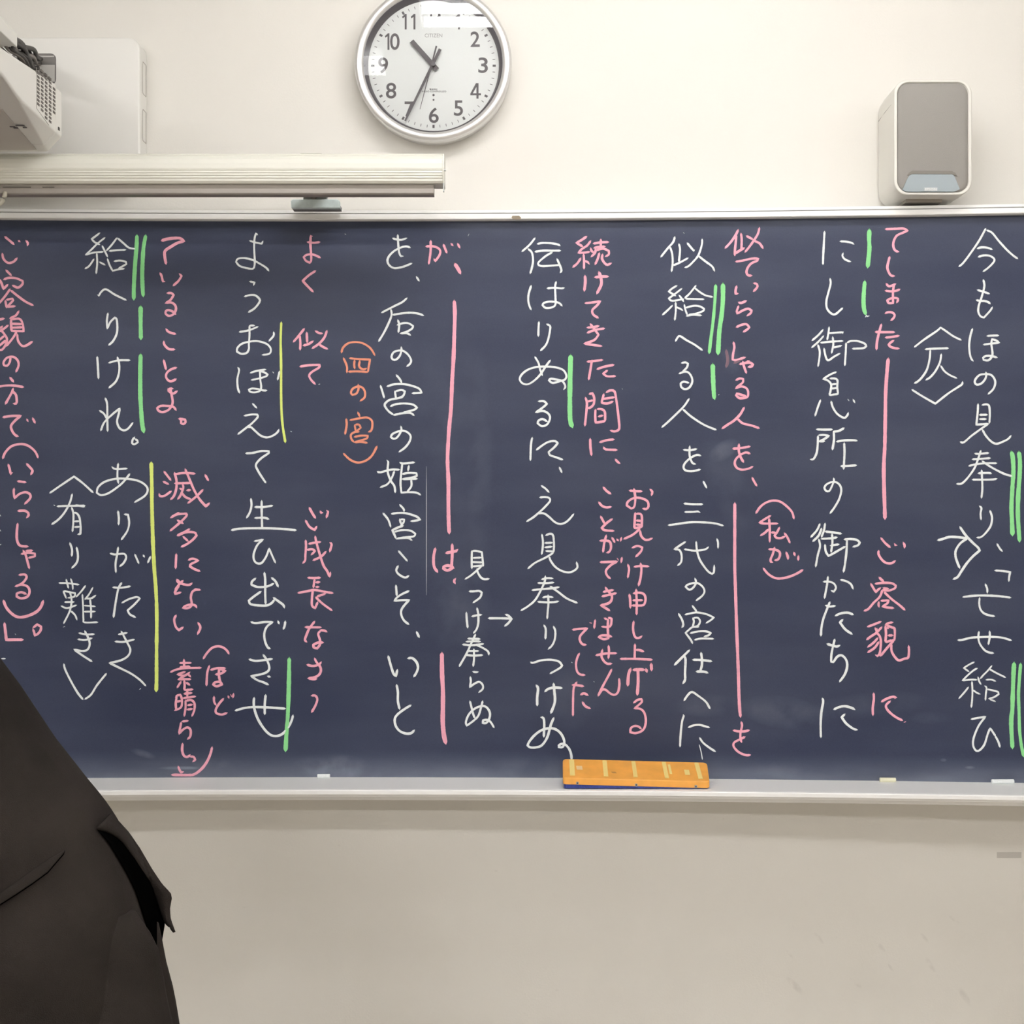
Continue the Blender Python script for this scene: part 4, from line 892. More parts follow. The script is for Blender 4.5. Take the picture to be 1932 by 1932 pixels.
for s_, (px, py, wpx2, hpx) in nums.items():
    if s_ == '1': one(px + 2, py, hpx)
    elif s_ == '4':
        bm = bmesh.new(); h2 = hpx / 2; w2 = wpx2 / 2; t = 4.0
        bars = ([(px + 5.4, py - h2), (px + 5.4, py + h2), (px + 5.4 - t, py + h2), (px + 5.4 - t, py - h2)],
                [(px - w2, py + 4.6), (px + w2, py + 4.6), (px + w2, py + 4.6 + 3.6), (px - w2, py + 4.6 + 3.6)],
                [(px + 5.4 - t - .8, py - h2), (px + 5.4, py - h2), (px - w2 + 4.4, py + 5), (px - w2, py + 5)])
        for k_, pl in enumerate(bars):
            e_ = Vector((0, .0003 + .00003 * k_, 0))
            loft(bm, [[dpt(x, y) + e_ for x, y in pl], [dpt(x, y) - e_ for x, y in pl]])
        from_bm('numeral', bm, M_ink, dial)
    elif s_ == '11': one(px - 6.5, py, hpx); one(px + 10, py, hpx)
    elif len(s_) == 2:
        one(px - wpx2 / 2 + 7, py, hpx)
        text_mesh('numeral', s_[1], hpx * kd, dpt(px + wpx2 / 2 - 9, py), M_ink, dial, width=18 * kd, offset=.00035)
    else: text_mesh('numeral', s_, hpx * kd, dpt(px, py), M_ink, dial, width=wpx2 * kd, offset=(.0001 if s_ == '4' else .00035))
text_mesh('maker_name', 'CITIZEN', 7 * kd, dpt(0, -57), mat('grey_print', (.35, .34, .33)), dial, width=33 * kd)
text_mesh('small_print', 'RADIO CONTROLLED', 3.2 * kd, dpt(1, 48.5), M_ink, dial, width=46 * kd)
text_mesh('small_print', '電波時計', 3.2 * kd, dpt(0, 44.5), M_ink, dial, width=15 * kd)
bm = bmesh.new()
for i in range(60):
    a = math.radians(6 * i); big = i % 5 == 0
    r0, r1, hw = (111.5, 117.5, 2.0) if big else (112, 117, .5)
    u = Vector((math.sin(a), 0, math.cos(a))); v = Vector((math.cos(a), 0, -math.sin(a)))
    q = [CD + (u * r + v * s2 * hw) * kd for r, s2 in ((r0, -1), (r1, -1), (r1, 1), (r0, 1))]
    loft(bm, [[p + Vector((0, .0002, 0)) for p in q], [p - Vector((0, .0003, 0)) for p in q]])
from_bm('minute_marks', bm, M_ink, dial)
for py in (55.5, 64.5):
    bm = bmesh.new(); c = dpt(0, py); tube(bm, [c, c - Vector((0, .0006, 0))], (2.2 if py < 60 else 1.8) * kd, 12); from_bm('indicator_dot', bm, M_ink, dial)
def hand(name, tip, tail, w0, w1, y, m=M_ink):
    a = Vector(tip); b = Vector(tail)
    a3 = Vector((C0.x + a.x * kd, y, C0.z - a.y * kd)); b3 = Vector((C0.x + b.x * kd, y, C0.z - b.y * kd))
    t = (a3 - b3).normalized(); nrm = Vector((-t.z, 0, t.x))
    bm = bmesh.new()
    q = [b3 - nrm * w0 * kd, a3 - nrm * w1 * kd, a3 + nrm * w1 * kd, b3 + nrm * w0 * kd]
    loft(bm, [[p + Vector((0, .0005, 0)) for p in q], [p - Vector((0, .0005, 0)) for p in q]])
    return from_bm(name, bm, m, ck)
hand('hour_hand', (-41, -45), (7, 9), 4.6, 4.4, yD - .006)
hand('minute_hand', (-53, 106), (13, -29), 2.9, 1.7, yD - .009)['label'] = 'long dark minute hand'
bm = bmesh.new(); c = CD
hand('second_hand', (-25, 85), (6, -34), 1.5, .4, yD - .012)
bm = bmesh.new(); tube(bm, [(C0.x, yD, C0.z), (C0.x, yD - .014, C0.z)], 4.0 * kd, 16); from_bm('hub', bm, M_ring, ck)
bm = bmesh.new()
vs = [bm.verts.new((C0.x + R * .885 * math.cos(2*math.pi*i/n), yR + .0045, C0.z + R * .885 * math.sin(2*math.pi*i/n))) for i in range(n)]
bm.faces.new(vs)
from_bm('glass', bm, M_glass, ck)
reparent(ck)

# ------------------------------------------------------------------ wall speaker
sp = thing('wall_speaker', 'white wall speaker with rounded corners and grey grille above the right end of the blackboard', 'speaker')
df, db = 2.99, 3.12
A, B = P(1687, 150, df), P(1834, 368, df)
cx, cz, w, h = (A.x + B.x) / 2, (A.z + B.z) / 2, B.x - A.x, A.z - B.z
def rr_loop(w, h, r, y, dx=0, dz=0): return [(cx + dx + a, y, cz + dz + b) for a, b in rrect(w, h, r, 8)]
bm = bmesh.new()
yf, yb = df - D, WALL - .002
loft(bm, [rr_loop(w * .93, h * .95, .030, yb), rr_loop(w * .975, h * .985, .031, yb - .012), rr_loop(w * .995, h, .030, yb - .05), rr_loop(w, h, .029, yf + .012),
          rr_loop(w, h, .0285, yf + .002), rr_loop(w - .003, h - .003, .028, yf), rr_loop(w - .0125, h - .0105, .0245, yf), rr_loop(w - .014, h - .012, .024, yf + .004)])
from_bm('cabinet', bm, M_plastic, sp, smooth=False, bevel=.0008, seg=1)
bm = bmesh.new()
g1 = [rr_loop(w - .0143, h - .0123, .0238, yf + .0045), rr_loop(w - .018, h - .0165, .022, yf + .0015), rr_loop(w - .034, h - .034, .018, yf - .0005)]
loft(bm, g1); gr = from_bm('grille', bm, M_grille, sp, smooth=True)
# curved blue-grey foot panel with the badge
bm = bmesh.new()
def fpt(X, Y, o=0.0): p = P(X, Y, df - .002 - o); return p
front = [(1703,358),(1709,361.5),(1800,361.5),(1811,357),(1802,335),(1799.5,330.5),(1796,329),(1721,328.5),(1716,331),(1712,337)]
loft(bm, [[fpt(X, Y) + Vector((0, .004, 0)) for X, Y in front], [fpt(X, Y) for X, Y in front]])
from_bm('foot_panel', bm, M_blue, sp)
bm = bmesh.new()
lip = [(1712,330),(1717,324.5),(1722,322),(1796,322.5),(1802,326),(1806,332),(1800,330.5),(1796,328.5),(1721,328),(1716,330.5)]
loft(bm, [[fpt(X, Y, .001) + Vector((0, .004, 0)) for X, Y in lip], [fpt(X, Y, .0008) for X, Y in lip]])
from_bm('grille_lip', bm, mat('grey_lip', (.20, .185, .165), rough=.8), sp)
bm = bmesh.new()
a, b = fpt(1744, 354, .0005), fpt(1768.5, 360, .0005); add_box(bm, a.x, b.x, a.y - .0004, a.y + .001, b.z, a.z)
bd = from_bm('badge', bm, mat('silver_badge', (.55, .57, .57), rough=.4), sp)
text_mesh('badge_text', 'EPSON', 3.6 * df / F, fpt(1756.3, 357, .0012), mat('badge_letter', (.75, .77, .77)), bd, width=22 * df / F)
bm = bmesh.new(); add_box(bm, cx - .045, cx + .03, yf + .04, WALL - .02, cz - h / 2 - .006, cz - h / 2 + .002)  # grey-brown flat box under the cabinet
from_bm('bottom_plate', bm, M_bar, sp)
# side seam of the cabinet
bm = bmesh.new()
x_ = cx - w / 2 + .0006
pts = [(x_ , yf + .022, cz + h/2 - .045), (x_, yf + .075, cz + h/2 - .047), (x_ + .0012, WALL - .016, cz + h/2 - .05)]
tube(bm, pts, .0007, 6); from_bm('seam', bm, M_grille, sp)
sp.location = (cx, WALL, cz - h / 2); reparent(sp)

# ------------------------------------------------------------------ projection screen housing
KH = 0.955     # the case hangs about a quarter of a metre in front of the wall
sh = thing('screen_housing', 'long cream roll-up projection screen case hung above the left half of the blackboard', 'screen case', (-1.0, -.22, E0 + .63))
x0, x1 = -2.05, P(835, 300, 3.0 * KH).x
def prof_loft(bm, prof, x0, x1): loft(bm, [[(x, d * KH - D, E0 + z * KH) for d, z in prof] for x in (x0, x1)])
prof = [(3.045, .7415), (3.006, .7415), (3.004, .7395), (3.005, .7375), (2.996, .7335), (2.989, .7265), (2.986, .717), (2.985, .7075), (2.986, .7035),
        (2.9875, .7025), (2.9865, .6985), (2.9885, .6975), (2.9878, .6935), (2.990, .6925), (2.9895, .6885), (2.9925, .6875), (2.992, .6825), (2.996, .6785), (3.000, .6775), (3.045, .6775)]
bm = bmesh.new(); prof_loft(bm, prof, x0, x1); from_bm('case', bm, M_housing, sh)
bm = bmesh.new()
loft(bm, [[(x, d * KH - D, E0 + z * KH) for d, z in ((3.046, .740), (3.0, .740), (2.984, .718), (2.985, .695), (2.998, .6765), (3.046, .6765))] for x in (x1, x1 + .0035)])
ec = from_bm('end_cap', bm, M_housing, sh, bevel=.0008)
bm = bmesh.new(); add_box(bm, x1 + .0015, x1 + .0035, 2.992 * KH - D, 3.0 * KH - D, E0 + .6605 * KH, E0 + .678 * KH)
from_bm('hook', bm, M_steel, sh)
bm = bmesh.new(); tube(bm, [(x1 + .003, 2.99 * KH - D, E0 + .7035 * KH), (x1 + .007, 2.99 * KH - D, E0 + .7035 * KH)], .002, 8); from_bm('end_screw', bm, M_steel, sh)
bm = bmesh.new()
x1b = P(818, 355, 3.0 * KH).x
prof_loft(bm, [(3.035, .6773), (3.003, .6773), (3.001, .675), (3.004, .6690), (3.004, .6600), (3.007, .6575), (3.035, .6575)], x0 + .02, x1b)
from_bm('bottom_bar', bm, M_bar, sh); 
a, b = P(560, 287, 3.0 * KH), P(606, 287, 3.0 * KH)
bm = bmesh.new(); tube(bm, [a + Vector((0, .03, -.001)), a + Vector((.004, .03, .002)), b + Vector((-.004, .03, .002)), b + Vector((0, .03, -.001))], .0032, 10)
from_bm('carry_handle', bm, mat('olive_metal', (.42, .42, .34), rough=.5), sh, smooth=True)
for Y in (352.6,):
    bm = bmesh.new()
    for X0_, X1_ in ((5, 58), (80, 102)):
        a = P(X0_, Y, 3.0005 * KH); b = P(X1_, Y + .9, 3.0005 * KH); add_box(bm, a.x, b.x, a.y - .0003, a.y + .002, b.z, a.z)
    from_bm('slot', bm, M_dark, sh)
bm = bmesh.new()
cxl, czl = P(-16, 362, 3.0 * KH).x, P(-16, 362, 3.0 * KH).z
loops = []
for i in range(25):
    a = math.pi + math.pi * i / 24
    loops.append((cxl + .027 * math.cos(a), 3.0 * KH - D, czl + .030 * math.sin(a)))
tube(bm, loops, .0045, 10)
o = from_bm('pull_loop', bm, mat('beige_strap', (.45, .42, .34), rough=.6), sh, smooth=True)
reparent(sh)
cl = thing('screen_clamp', 'pale blue plastic clamp under the screen case standing on the blackboard frame', 'clamp', (P(595, 395, 3.05).x, -.05, E0 + .641))
bm = bmesh.new(); a, b = P(571.5, 364, 3.03), P(617, 380, 3.03); add_box(bm, a.x, b.x, -.066, -.056, b.z - .001, E0 + .6572)
from_bm('steel_upright', bm, M_steel, cl, bevel=.001)
bm = bmesh.new(); add_box(bm, a.x, b.x, 2.915 - D, -.0555, E0 + .657, E0 + .664); from_bm('steel_arm', bm, M_steel, cl, bevel=.001)
bm = bmesh.new(); a = P(587, 367, 3.029); b = P(596, 376, 3.029); add_box(bm, a.x, b.x, -.0685, -.0658, b.z, E0 + .6570); from_bm('rivet_plate', bm, M_bar, cl, bevel=.0005)
bm = bmesh.new()
y_ = -.075
q = [(549.5, 392), (548.8, 379), (552, 376), (636, 376), (640.5, 379), (641, 392)]
loft(bm, [[Vector(P(X, Y, 3.025)) + Vector((0, .016, 0)) for X, Y in q], [P(X, Y, 3.025) for X, Y in q]])
from_bm('jaw', bm, M_clamp, cl, bevel=.001)
bm = bmesh.new(); a, b = P(550, 392, 3.027), P(640.5, 395.8, 3.027); add_box(bm, a.x, b.x, a.y, a.y + .04, E0 + .6416, a.z)  # dark strip standing in for the shadow line at the jaw's foot
from_bm('jaw_shadow', bm, mat('jaw_shadow_grey', (.16, .16, .17), rough=.7), cl)
reparent(cl)

# ------------------------------------------------------------------ wall box behind the projector
wb = thing('projector_wall_mount', 'large white rounded wall cover box behind the projector in the top left corner', 'wall mount')
xr = P(277, 200, 3.14).x; xl = -1.26
zt, zb_ = P(0, 69, 3.082).z, E0 + .70
cx, cz, w, h = (xl + xr) / 2, (zt + zb_) / 2, xr - xl, zt - zb_
bm = bmesh.new(); yf = 3.082 - D
loft(bm, [rr_loop(w, h, .028, WALL - .001), rr_loop(w, h, .028, yf + .008), rr_loop(w - .003, h - .003, .027, yf + .0025), rr_loop(w - .010, h - .010, .024, yf)])
from_bm('cover', bm, M_plastic2, wb, smooth=False, bevel=.0006, seg=1)
for Y0, Y1 in ((115, 175), (205, 264)):
    bm = bmesh.new()
    zz0, zz1 = P(0, Y1, 3.10).z, P(0, Y0, 3.10).z
    ya, yb2 = yf + .020, WALL - .008
    loop = [(ya + .004, zz0), (yb2, zz0 + .0), (yb2, zz1), (ya + .004, zz1), (ya, zz1 - .005), (ya, zz0 + .005)]
    pts = [(xr + .0003, y, z) for y, z in loop] + [(xr + .0003, loop[0][0], loop[0][1])]
    tube(bm, pts, .0008, 5, cap=False); from_bm('knockout_seam', bm, M_bar, wb)
# opening in the cover where the arm and the cables enter
A_, B_ = P(20, 101, 3.082), P(106, 160, 3.082)
def rr_at(x0, x1, z0, z1, r, y): return [((x0 + x1) / 2 + a, y, (z0 + z1) / 2 + c) for a, c in rrect(x1 - x0, z1 - z0, r, 6)]
bm = bmesh.new(); loft(bm, [rr_at(A_.x, B_.x, B_.z, A_.z, .012, yf + .001), rr_at(A_.x, B_.x, B_.z, A_.z, .012, yf - .0008)])
op = from_bm('cable_opening', bm, mat('opening_shadow_grey', (.17, .16, .15), rough=.7), wb)
q = P(0, 123, 3.082)
bm = bmesh.new(); add_box(bm, A_.x + .01, B_.x - .0025, yf - .003, yf - .0008, B_.z + .006, q.z); from_bm('opening_lip', bm, mat('lip_grey', (.52, .51, .48), rough=.5), op)
q = P(0, 107, 3.082)
bm = bmesh.new(); add_box(bm, A_.x + .01, B_.x - .004, yf - .002, yf - .0008, q.z - .0015, q.z + .0015); from_bm('opening_rib', bm, mat('rib_grey', (.42, .41, .39), rough=.5), op)
xa = -.93
bm = bmesh.new()
loft(bm, [[(xa, d - D, E0 + .874), (xa, d - D, E0 + .900 + dz), (xa - .006, d - D, E0 + .906 + dz), (xa - .26, d - D, E0 + .906 + dz), (xa - .26, d - D, E0 + .874)] for d, dz in ((2.30, 0), (2.66, 0), (2.731, -.004))])
from_bm('arm_cover', bm, M_plastic2, wb, bevel=.002)
bm = bmesh.new(); add_box(bm, xa - .24, xa - .03, 2.32 - D, 3.07 - D, E0 + .846, E0 + .876); from_bm('arm_rail', bm, M_bar, wb)
wb.location = (cx, WALL, zb_); reparent(wb)

# cables between the arm and the wall box
cb = thing('cable_bundle', 'tangled dark cables running behind the projector arm to the wall cover', 'cables', (-.95, -.25, E0 + .90))
rnd = random.Random(3); M_cable = mat('grey_cable', (.22, .20, .18), rough=.6)
for i in range(14):
    bm = bmesh.new()
    u0 = rnd.random(); v0 = rnd.random()
    a3 = Vector((xa - .006 - .02 * u0, 2.725 - D, E0 + .872 + .024 * v0)); b3 = Vector((-.995 - .02 * u0, 3.070 - D, E0 + .925 + .038 * v0))
    ph = rnd.random() * 6; am = .003 + rnd.random() * .006
    pts = []
    for t in range(19):
        u = t / 18; p = a3.lerp(b3, u); e = math.sin(u * math.pi)
        pts.append(p + Vector((am * e * math.sin(ph + u * 8), 0, am * e * math.cos(ph + u * 6) - .006 * e)))
    tube(bm, pts, .0022 + rnd.random() * .0028, 7)
    from_bm('cable', bm, M_dark if i % 4 else M_cable, cb, smooth=True)
reparent(cb)

# ------------------------------------------------------------------ projector
pj = thing('projector', 'white ultra short throw projector with side vent hanging at the top left', 'projector')
xs_ = -.880; W2 = .40
def psec(d, zs, zbm, ztp, inset=0.0, bev=.026):
    x = xs_ - inset; y = d - D; l = xs_ - W2 + inset
    return [(x, y, E0 + zs), (x, y, E0 + ztp - .006), (x - .008, y, E0 + ztp), (l + .008, y, E0 + ztp), (l, y, E0 + ztp - .006), (l, y, E0 + zs),
            (l + bev, y, E0 + zbm), (x - bev, y, E0 + zbm)]
secs = [psec(2.22, .730, .728, .785, .02, .02), psec(2.235, .722, .718, .792, 0, .004), psec(2.34, .728, .724, .796, 0, .004), psec(2.44, .742, .738, .801, 0, .004), psec(2.495, .7575, .7535, .804, 0, .004), psec(2.515, .7565, .7525, .8055, 0, .004),
        psec(2.612, .7388, .7345, .813, 0, .006), psec(2.72, .7355, .720, .8225, 0, .016), psec(2.80, .7335, .709, .8295, 0, .024), psec(2.803, .7335, .7087, .8295, 0, .024)]
bm = bmesh.new(); loft(bm, secs); from_bm('casing', bm, M_plastic2, pj, bevel=.003)
bm = bmesh.new()
loft(bm, [psec(2.8035, .7335, .7087, .824, .0005, .024), psec(2.838, .733, .7045, .826, .0005, .027), psec(2.85, .736, .709, .822, .004)])
from_bm('rear_module', bm, M_plastic2, pj, bevel=.003)
# underside panel, following the sloping underside
bm = bmesh.new()
loft(bm, [[(xs_ - W2 + .05, d - D, E0 + z), (xs_ - .045, d - D, E0 + z), (xs_ - .045, d - D, E0 + z - .0025), (xs_ - W2 + .05, d - D, E0 + z - .0025)] for d, z in ((2.635, .7325), (2.80, .7095), (2.825, .7065))])
from_bm('bottom_panel', bm, mat('grey_underside', (.56, .53, .49), rough=.6), pj)
def side_pt(X, Y):
    d = xs_ * F / (X - 966); return d - D, EYE + (966 - Y) * d / F
cols = ((72, 138, 9, 0), (79.3, 134.5, 11, 1), (86.8, 141.5, 12, 2), (94.3, 148.5, 12, 3), (101.8, 168, 7, 4))
bm = bmesh.new()
for X, Y0, nn, ci in cols:
    for r_ in range(nn):
        Y = Y0 + r_ * 7.35
        y0_, z_c = side_pt(X - 2.2, Y); y1_, _z = side_pt(X + 2.2, Y); z_c = side_pt(X, Y)[1]
        add_box(bm, xs_ - .003, xs_ + .0006, y0_, y1_, z_c - .0023, z_c + .0023)
o = from_bm('vent_slots', bm, mat('vent_shadow', (.13, .115, .105), rough=.8), pj); o['kind'] = 'stuff'
bm = bmesh.new()
y0_, z_ = side_pt(68.5, 124); y1_, z2_ = side_pt(68.5, 205)
y2_, z3_ = side_pt(94, 236)
tube(bm, [(xs_ + .0002, side_pt(68.5, 127)[0], side_pt(68.5, 127)[1]), (xs_ + .0002, side_pt(68.5, 204)[0], side_pt(68.5, 204)[1]), (xs_ + .0002, side_pt(92, 236)[0], side_pt(92, 236)[1])], .0005, 5)
from_bm('vent_seam', bm, M_bar, pj)
bm = bmesh.new()
a = side_pt(111, 243); 
add_box(bm, xs_ - .001, xs_ + .0008, a[0] - .004, a[0] + .004, a[1] - .003, a[1] + .003); from_bm('security_slot', bm, M_dark, pj)
bm = bmesh.new()
for X, Y, wd in ((24, 239.5, 10), (38, 237.5, 16), (47, 241, 7), (30, 241.8, 8)):
    d_ = 2.66
    for _ in range(20):
        zu = .7325 - (d_ - 2.635) * (.7325 - .7095) / .165 - .003
        d_ = zu * F / (966 - Y)
    xx = (X - 966) * d_ / F; hw = wd * .5 * d_ / F
    add_box(bm, xx - hw, xx + hw, d_ - D - .0025, d_ - D + .002, E0 + zu - .0004, E0 + zu + .001)
from_bm('underside_print', bm, M_ink, pj)
pj.location = (xs_ - W2 / 2, 2.55 - D, E0 + .704); reparent(pj)

# ------------------------------------------------------------------ faint tape strip on the wall
bm = bmesh.new(); a, b = P(1881, 1608, 3.14), P(1927, 1619, 3.14); add_box(bm, a.x, b.x, WALL - .0004, WALL, b.z, a.z)
tag(from_bm('tape_strip', bm, M_tape), 'faint grey strip of tape on the wall below the right end of the board', 'tape')

# ------------------------------------------------------------------ person in a dark suit, leaning forward to the left
DP = 2.10; YP = DP - D
def pp(X, Y, dy=0.0):
    p = P(X, Y, DP); return Vector((p.x, p.y + dy, p.z))
man = thing('person', 'person in dark brown suit leaning forward at the lower left, seen from the side', 'person', (-.42, YP, 0))
# body: one continuous skinned figure (hidden by clothing except head, neck and hands)
def skin_body():
    me = bpy.data.meshes.new('body')
    J = {}; verts = []; rad = []
    def v(n, co, r): J[n] = len(verts); verts.append(co); rad.append(r)
    hip = Vector((-.70, YP, .90))
    v('pelvis', hip, .10); v('waist', hip + Vector((-.085, 0, .16)), .09); v('chest', hip + Vector((-.215, 0, .33)), .10); v('upper', hip + Vector((-.30, 0, .44)), .075)
    v('neck', hip + Vector((-.355, 0, .535)), .05); v('neck2', hip + Vector((-.40, 0, .585)), .048); v('head', hip + Vector((-.455, 0, .655)), .078); v('crown', hip + Vector((-.475, 0, .745)), .07)
    for s, n in ((-1, 'l'), (1, 'r')):
        v('hp' + n, hip + Vector((.04, s * .075, -.06)), .050); v('kn' + n, Vector((-.515 - (.02 if s > 0 else 0), YP + s * .086, .48)), .026)
        v('an' + n, Vector((-.445 - (.03 if s > 0 else 0), YP + s * .088, .10)), .020); v('to' + n, Vector((-.54 - (.03 if s > 0 else 0), YP + s * .09, .035)), .022)
        sh_ = hip + Vector((-.30, s * .165, .42))
        v('sh' + n, sh_, .058); v('el' + n, sh_ + Vector((-.13, s * .03, -.27)), .040); v('wr' + n, sh_ + Vector((-.34, -s * .02, -.37)), .026)
        pm = sh_ + Vector((-.41, -s * .03, -.40)); v('pa' + n, pm, .026)
        for q, (dy_, ln) in enumerate(((-.028, .060), (-.010, .072), (.009, .068), (.026, .055))):
            b0 = pm + Vector((-.035, dy_, -.003)); v('f%d%s' % (q, n), b0, .0095)
            v('g%d%s' % (q, n), b0 + Vector((-ln * .55, dy_ * .15, -.012)), .0085); v('h%d%s' % (q, n), b0 + Vector((-ln * .9, dy_ * .2, -.034)), .0075)
        t0 = pm + Vector((.012, -s * .026, -.004)); v('t0' + n, t0, .0105); v('t1' + n, t0 + Vector((-.03, -s * .022, -.016)), .009); v('t2' + n, t0 + Vector((-.055, -s * .028, -.032)), .008)
    E_ = [('pelvis','waist'),('waist','chest'),('chest','upper'),('upper','neck'),('neck','neck2'),('neck2','head'),('head','crown')]
    for n in 'lr':
        E_ += [('pelvis','hp'+n),('hp'+n,'kn'+n),('kn'+n,'an'+n),('an'+n,'to'+n),('upper','sh'+n),('sh'+n,'el'+n),('el'+n,'wr'+n),('wr'+n,'pa'+n),('pa'+n,'t0'+n),('t0'+n,'t1'+n),('t1'+n,'t2'+n)]
        for q in range(4): E_ += [('pa'+n,'f%d%s'%(q,n)),('f%d%s'%(q,n),'g%d%s'%(q,n)),('g%d%s'%(q,n),'h%d%s'%(q,n))]
    me.from_pydata([tuple(c) for c in verts], [(J[a], J[b]) for a, b in E_], [])
    o = new_obj('body', me, M_skin, man)
    m = o.modifiers.new('skin', 'SKIN')
    for i, r in enumerate(rad):
        me.skin_vertices[0].data[i].radius = (r, r)
    me.skin_vertices[0].data[0].use_root = True
    s = o.modifiers.new('sub', 'SUBSURF'); s.levels = 1; s.render_levels = 2
    m.use_smooth_shade = True
    return hip
hip = skin_body()
headc = hip + Vector((-.468, 0, .70))
bm = bmesh.new(); bmesh.ops.create_uvsphere(bm, u_segments=28, v_segments=18, radius=1)
for v in bm.verts:
    u = v.co.copy(); v.co = headc + Vector((u.x * .100 + .012, u.y * .080, u.z * .108 + .02))
    if u.x < -.25 and u.z < .55: v.co.x += (-.25 - u.x) * .12
    v.co += Vector((1, 1, 1)) * noise.noise(v.co * 30) * .003
from_bm('hair', bm, M_hair, man, smooth=True)
for s in (-1, 1):
    bm = bmesh.new(); bmesh.ops.create_uvsphere(bm, u_segments=12, v_segments=8, radius=1)
    for v in bm.verts: v.co = headc + Vector((v.co.x * .014 - .015, s * .083 + v.co.y * .006, v.co.z * .028 - .02))
    from_bm('ear', bm, M_skin, man, smooth=True)
bm = bmesh.new()
add = [(-.098, 0, -.035, .012, .010, .022), (-.090, -.03, -.008, .006, .012, .006), (-.090, .03, -.008, .006, .012, .006), (-.092, 0, -.068, .006, .022, .005)]
for ax, ay, az, rx, ry, rz in add[:1]:
    bmesh.ops.create_uvsphere(bm, u_segments=12, v_segments=8, radius=1)
    for v in bm.verts: v.co = headc + Vector((ax + v.co.x * rx, ay + v.co.y * ry, az + v.co.z * rz))
from_bm('nose', bm, M_skin, man, smooth=True)
for nm, lst, mm in (('eye', add[1:3], M_hair), ('mouth', add[3:], mat('lips', (.45, .18, .15)))):
    for ax, ay, az, rx, ry, rz in lst:
        bm = bmesh.new(); bmesh.ops.create_uvsphere(bm, u_segments=10, v_segments=6, radius=1)
        for v in bm.verts: v.co = headc + Vector((ax + v.co.x * rx, ay + v.co.y * ry, az + v.co.z * rz))
        from_bm(nm, bm, mm, man, smooth=True)

# jacket: rings stacked along the leaning torso; the right outline follows the jacket's back
# (pixel x of the right outline, pixel y, thickness in m, half width in m)
def interp(tab, t):
    for a, b in zip(tab, tab[1:]):
        if a[0] <= t <= b[0]:
            u = (t - a[0]) / (b[0] - a[0]); u = u * u * (3 - 2 * u) if False else u
            return [a[i] + (b[i] - a[i]) * u for i in range(1, len(a))]
    return list(tab[-1][1:]) if t > tab[-1][0] else list(tab[0][1:])
#      Y     Xr    thick  halfw  slope of ring (drop of the front edge)
JT = [(1020, -215, .13, .085, .02), (1060, -165, .20, .15, .05), (1110, -118, .25, .185, .08), (1180, -52, .285, .19, .10), (1245, 0, .30, .185, .11), (1300, 40, .305, .18, .12), (1400, 104, .30, .175, .12),
      (1467, 155, .30, .17, .12), (1500, 182, .30, .17, .12), (1530, 204, .30, .172, .12), (1562, 224, .305, .176, .12), (1600, 243, .31, .18, .12), (1650, 268, .32, .195, .12), (1700, 282, .325, .205, .12), (1750, 291, .33, .205, .11),
      (1800, 298, .335, .205, .10), (1850, 300, .335, .205, .08), (1900, 300, .335, .205, .06), (1935, 298, .33, .205, .05)]
def px_of(p): return 966 + p[0] * F / (p[1] + D)
def shift_to(pts, Xr):
    # slide a ring sideways until its outline in this view reaches the measured edge of the figure
    for _ in range(4):
        q = max(pts, key=px_of); dx = (Xr - px_of(q)) * (q[1] + D) / F
        pts = [Vector((p[0] + dx, p[1], p[2])) for p in pts]
    return pts
def ring(Y, n=56, grow=0.0, clip_right=None):
    Xr, th, hw, slope = interp(JT, Y)
    p = pp(Xr, Y)
    cxr = p.x - th / 2
    pts = []
    for i in range(n):
        a = 2 * math.pi * i / n
        ca, sa = math.cos(a), math.sin(a)
        e = .92 - .17 * max(0.0, min(1.0, (Y - 1640) / 120))
        ex = math.copysign(abs(ca) ** e, ca); ey = math.copysign(abs(sa) ** e, sa)
        x = cxr + (th / 2 + grow) * ex; y = YP + (hw + grow) * ey
        z = p.z - slope * (1 - ex) / 2
        # folds in the cloth
        w = .0045 * noise.noise(Vector((x * 7 + p.z * 6, y * 6, p.z * 3.5))) + .0022 * noise.noise(Vector((x * 22 - p.z * 16, y * 14, p.z * 9)))
        pts.append(Vector((x + w * ex, y + w * ey, z)))
    return shift_to(pts, Xr)
bm = bmesh.new()
ys_ = [1020, 1040, 1060, 1085, 1110, 1145] + list(range(1180, 1936, 15)) + [1935]
rings = [ring(Y) for Y in ys_]
loft(bm, rings, cap=False)
jk = from_bm('jacket', bm, M_suit, man, smooth=True)
sd = jk.modifiers.new('solid', 'SOLIDIFY'); sd.thickness = .004; sd.offset = -1
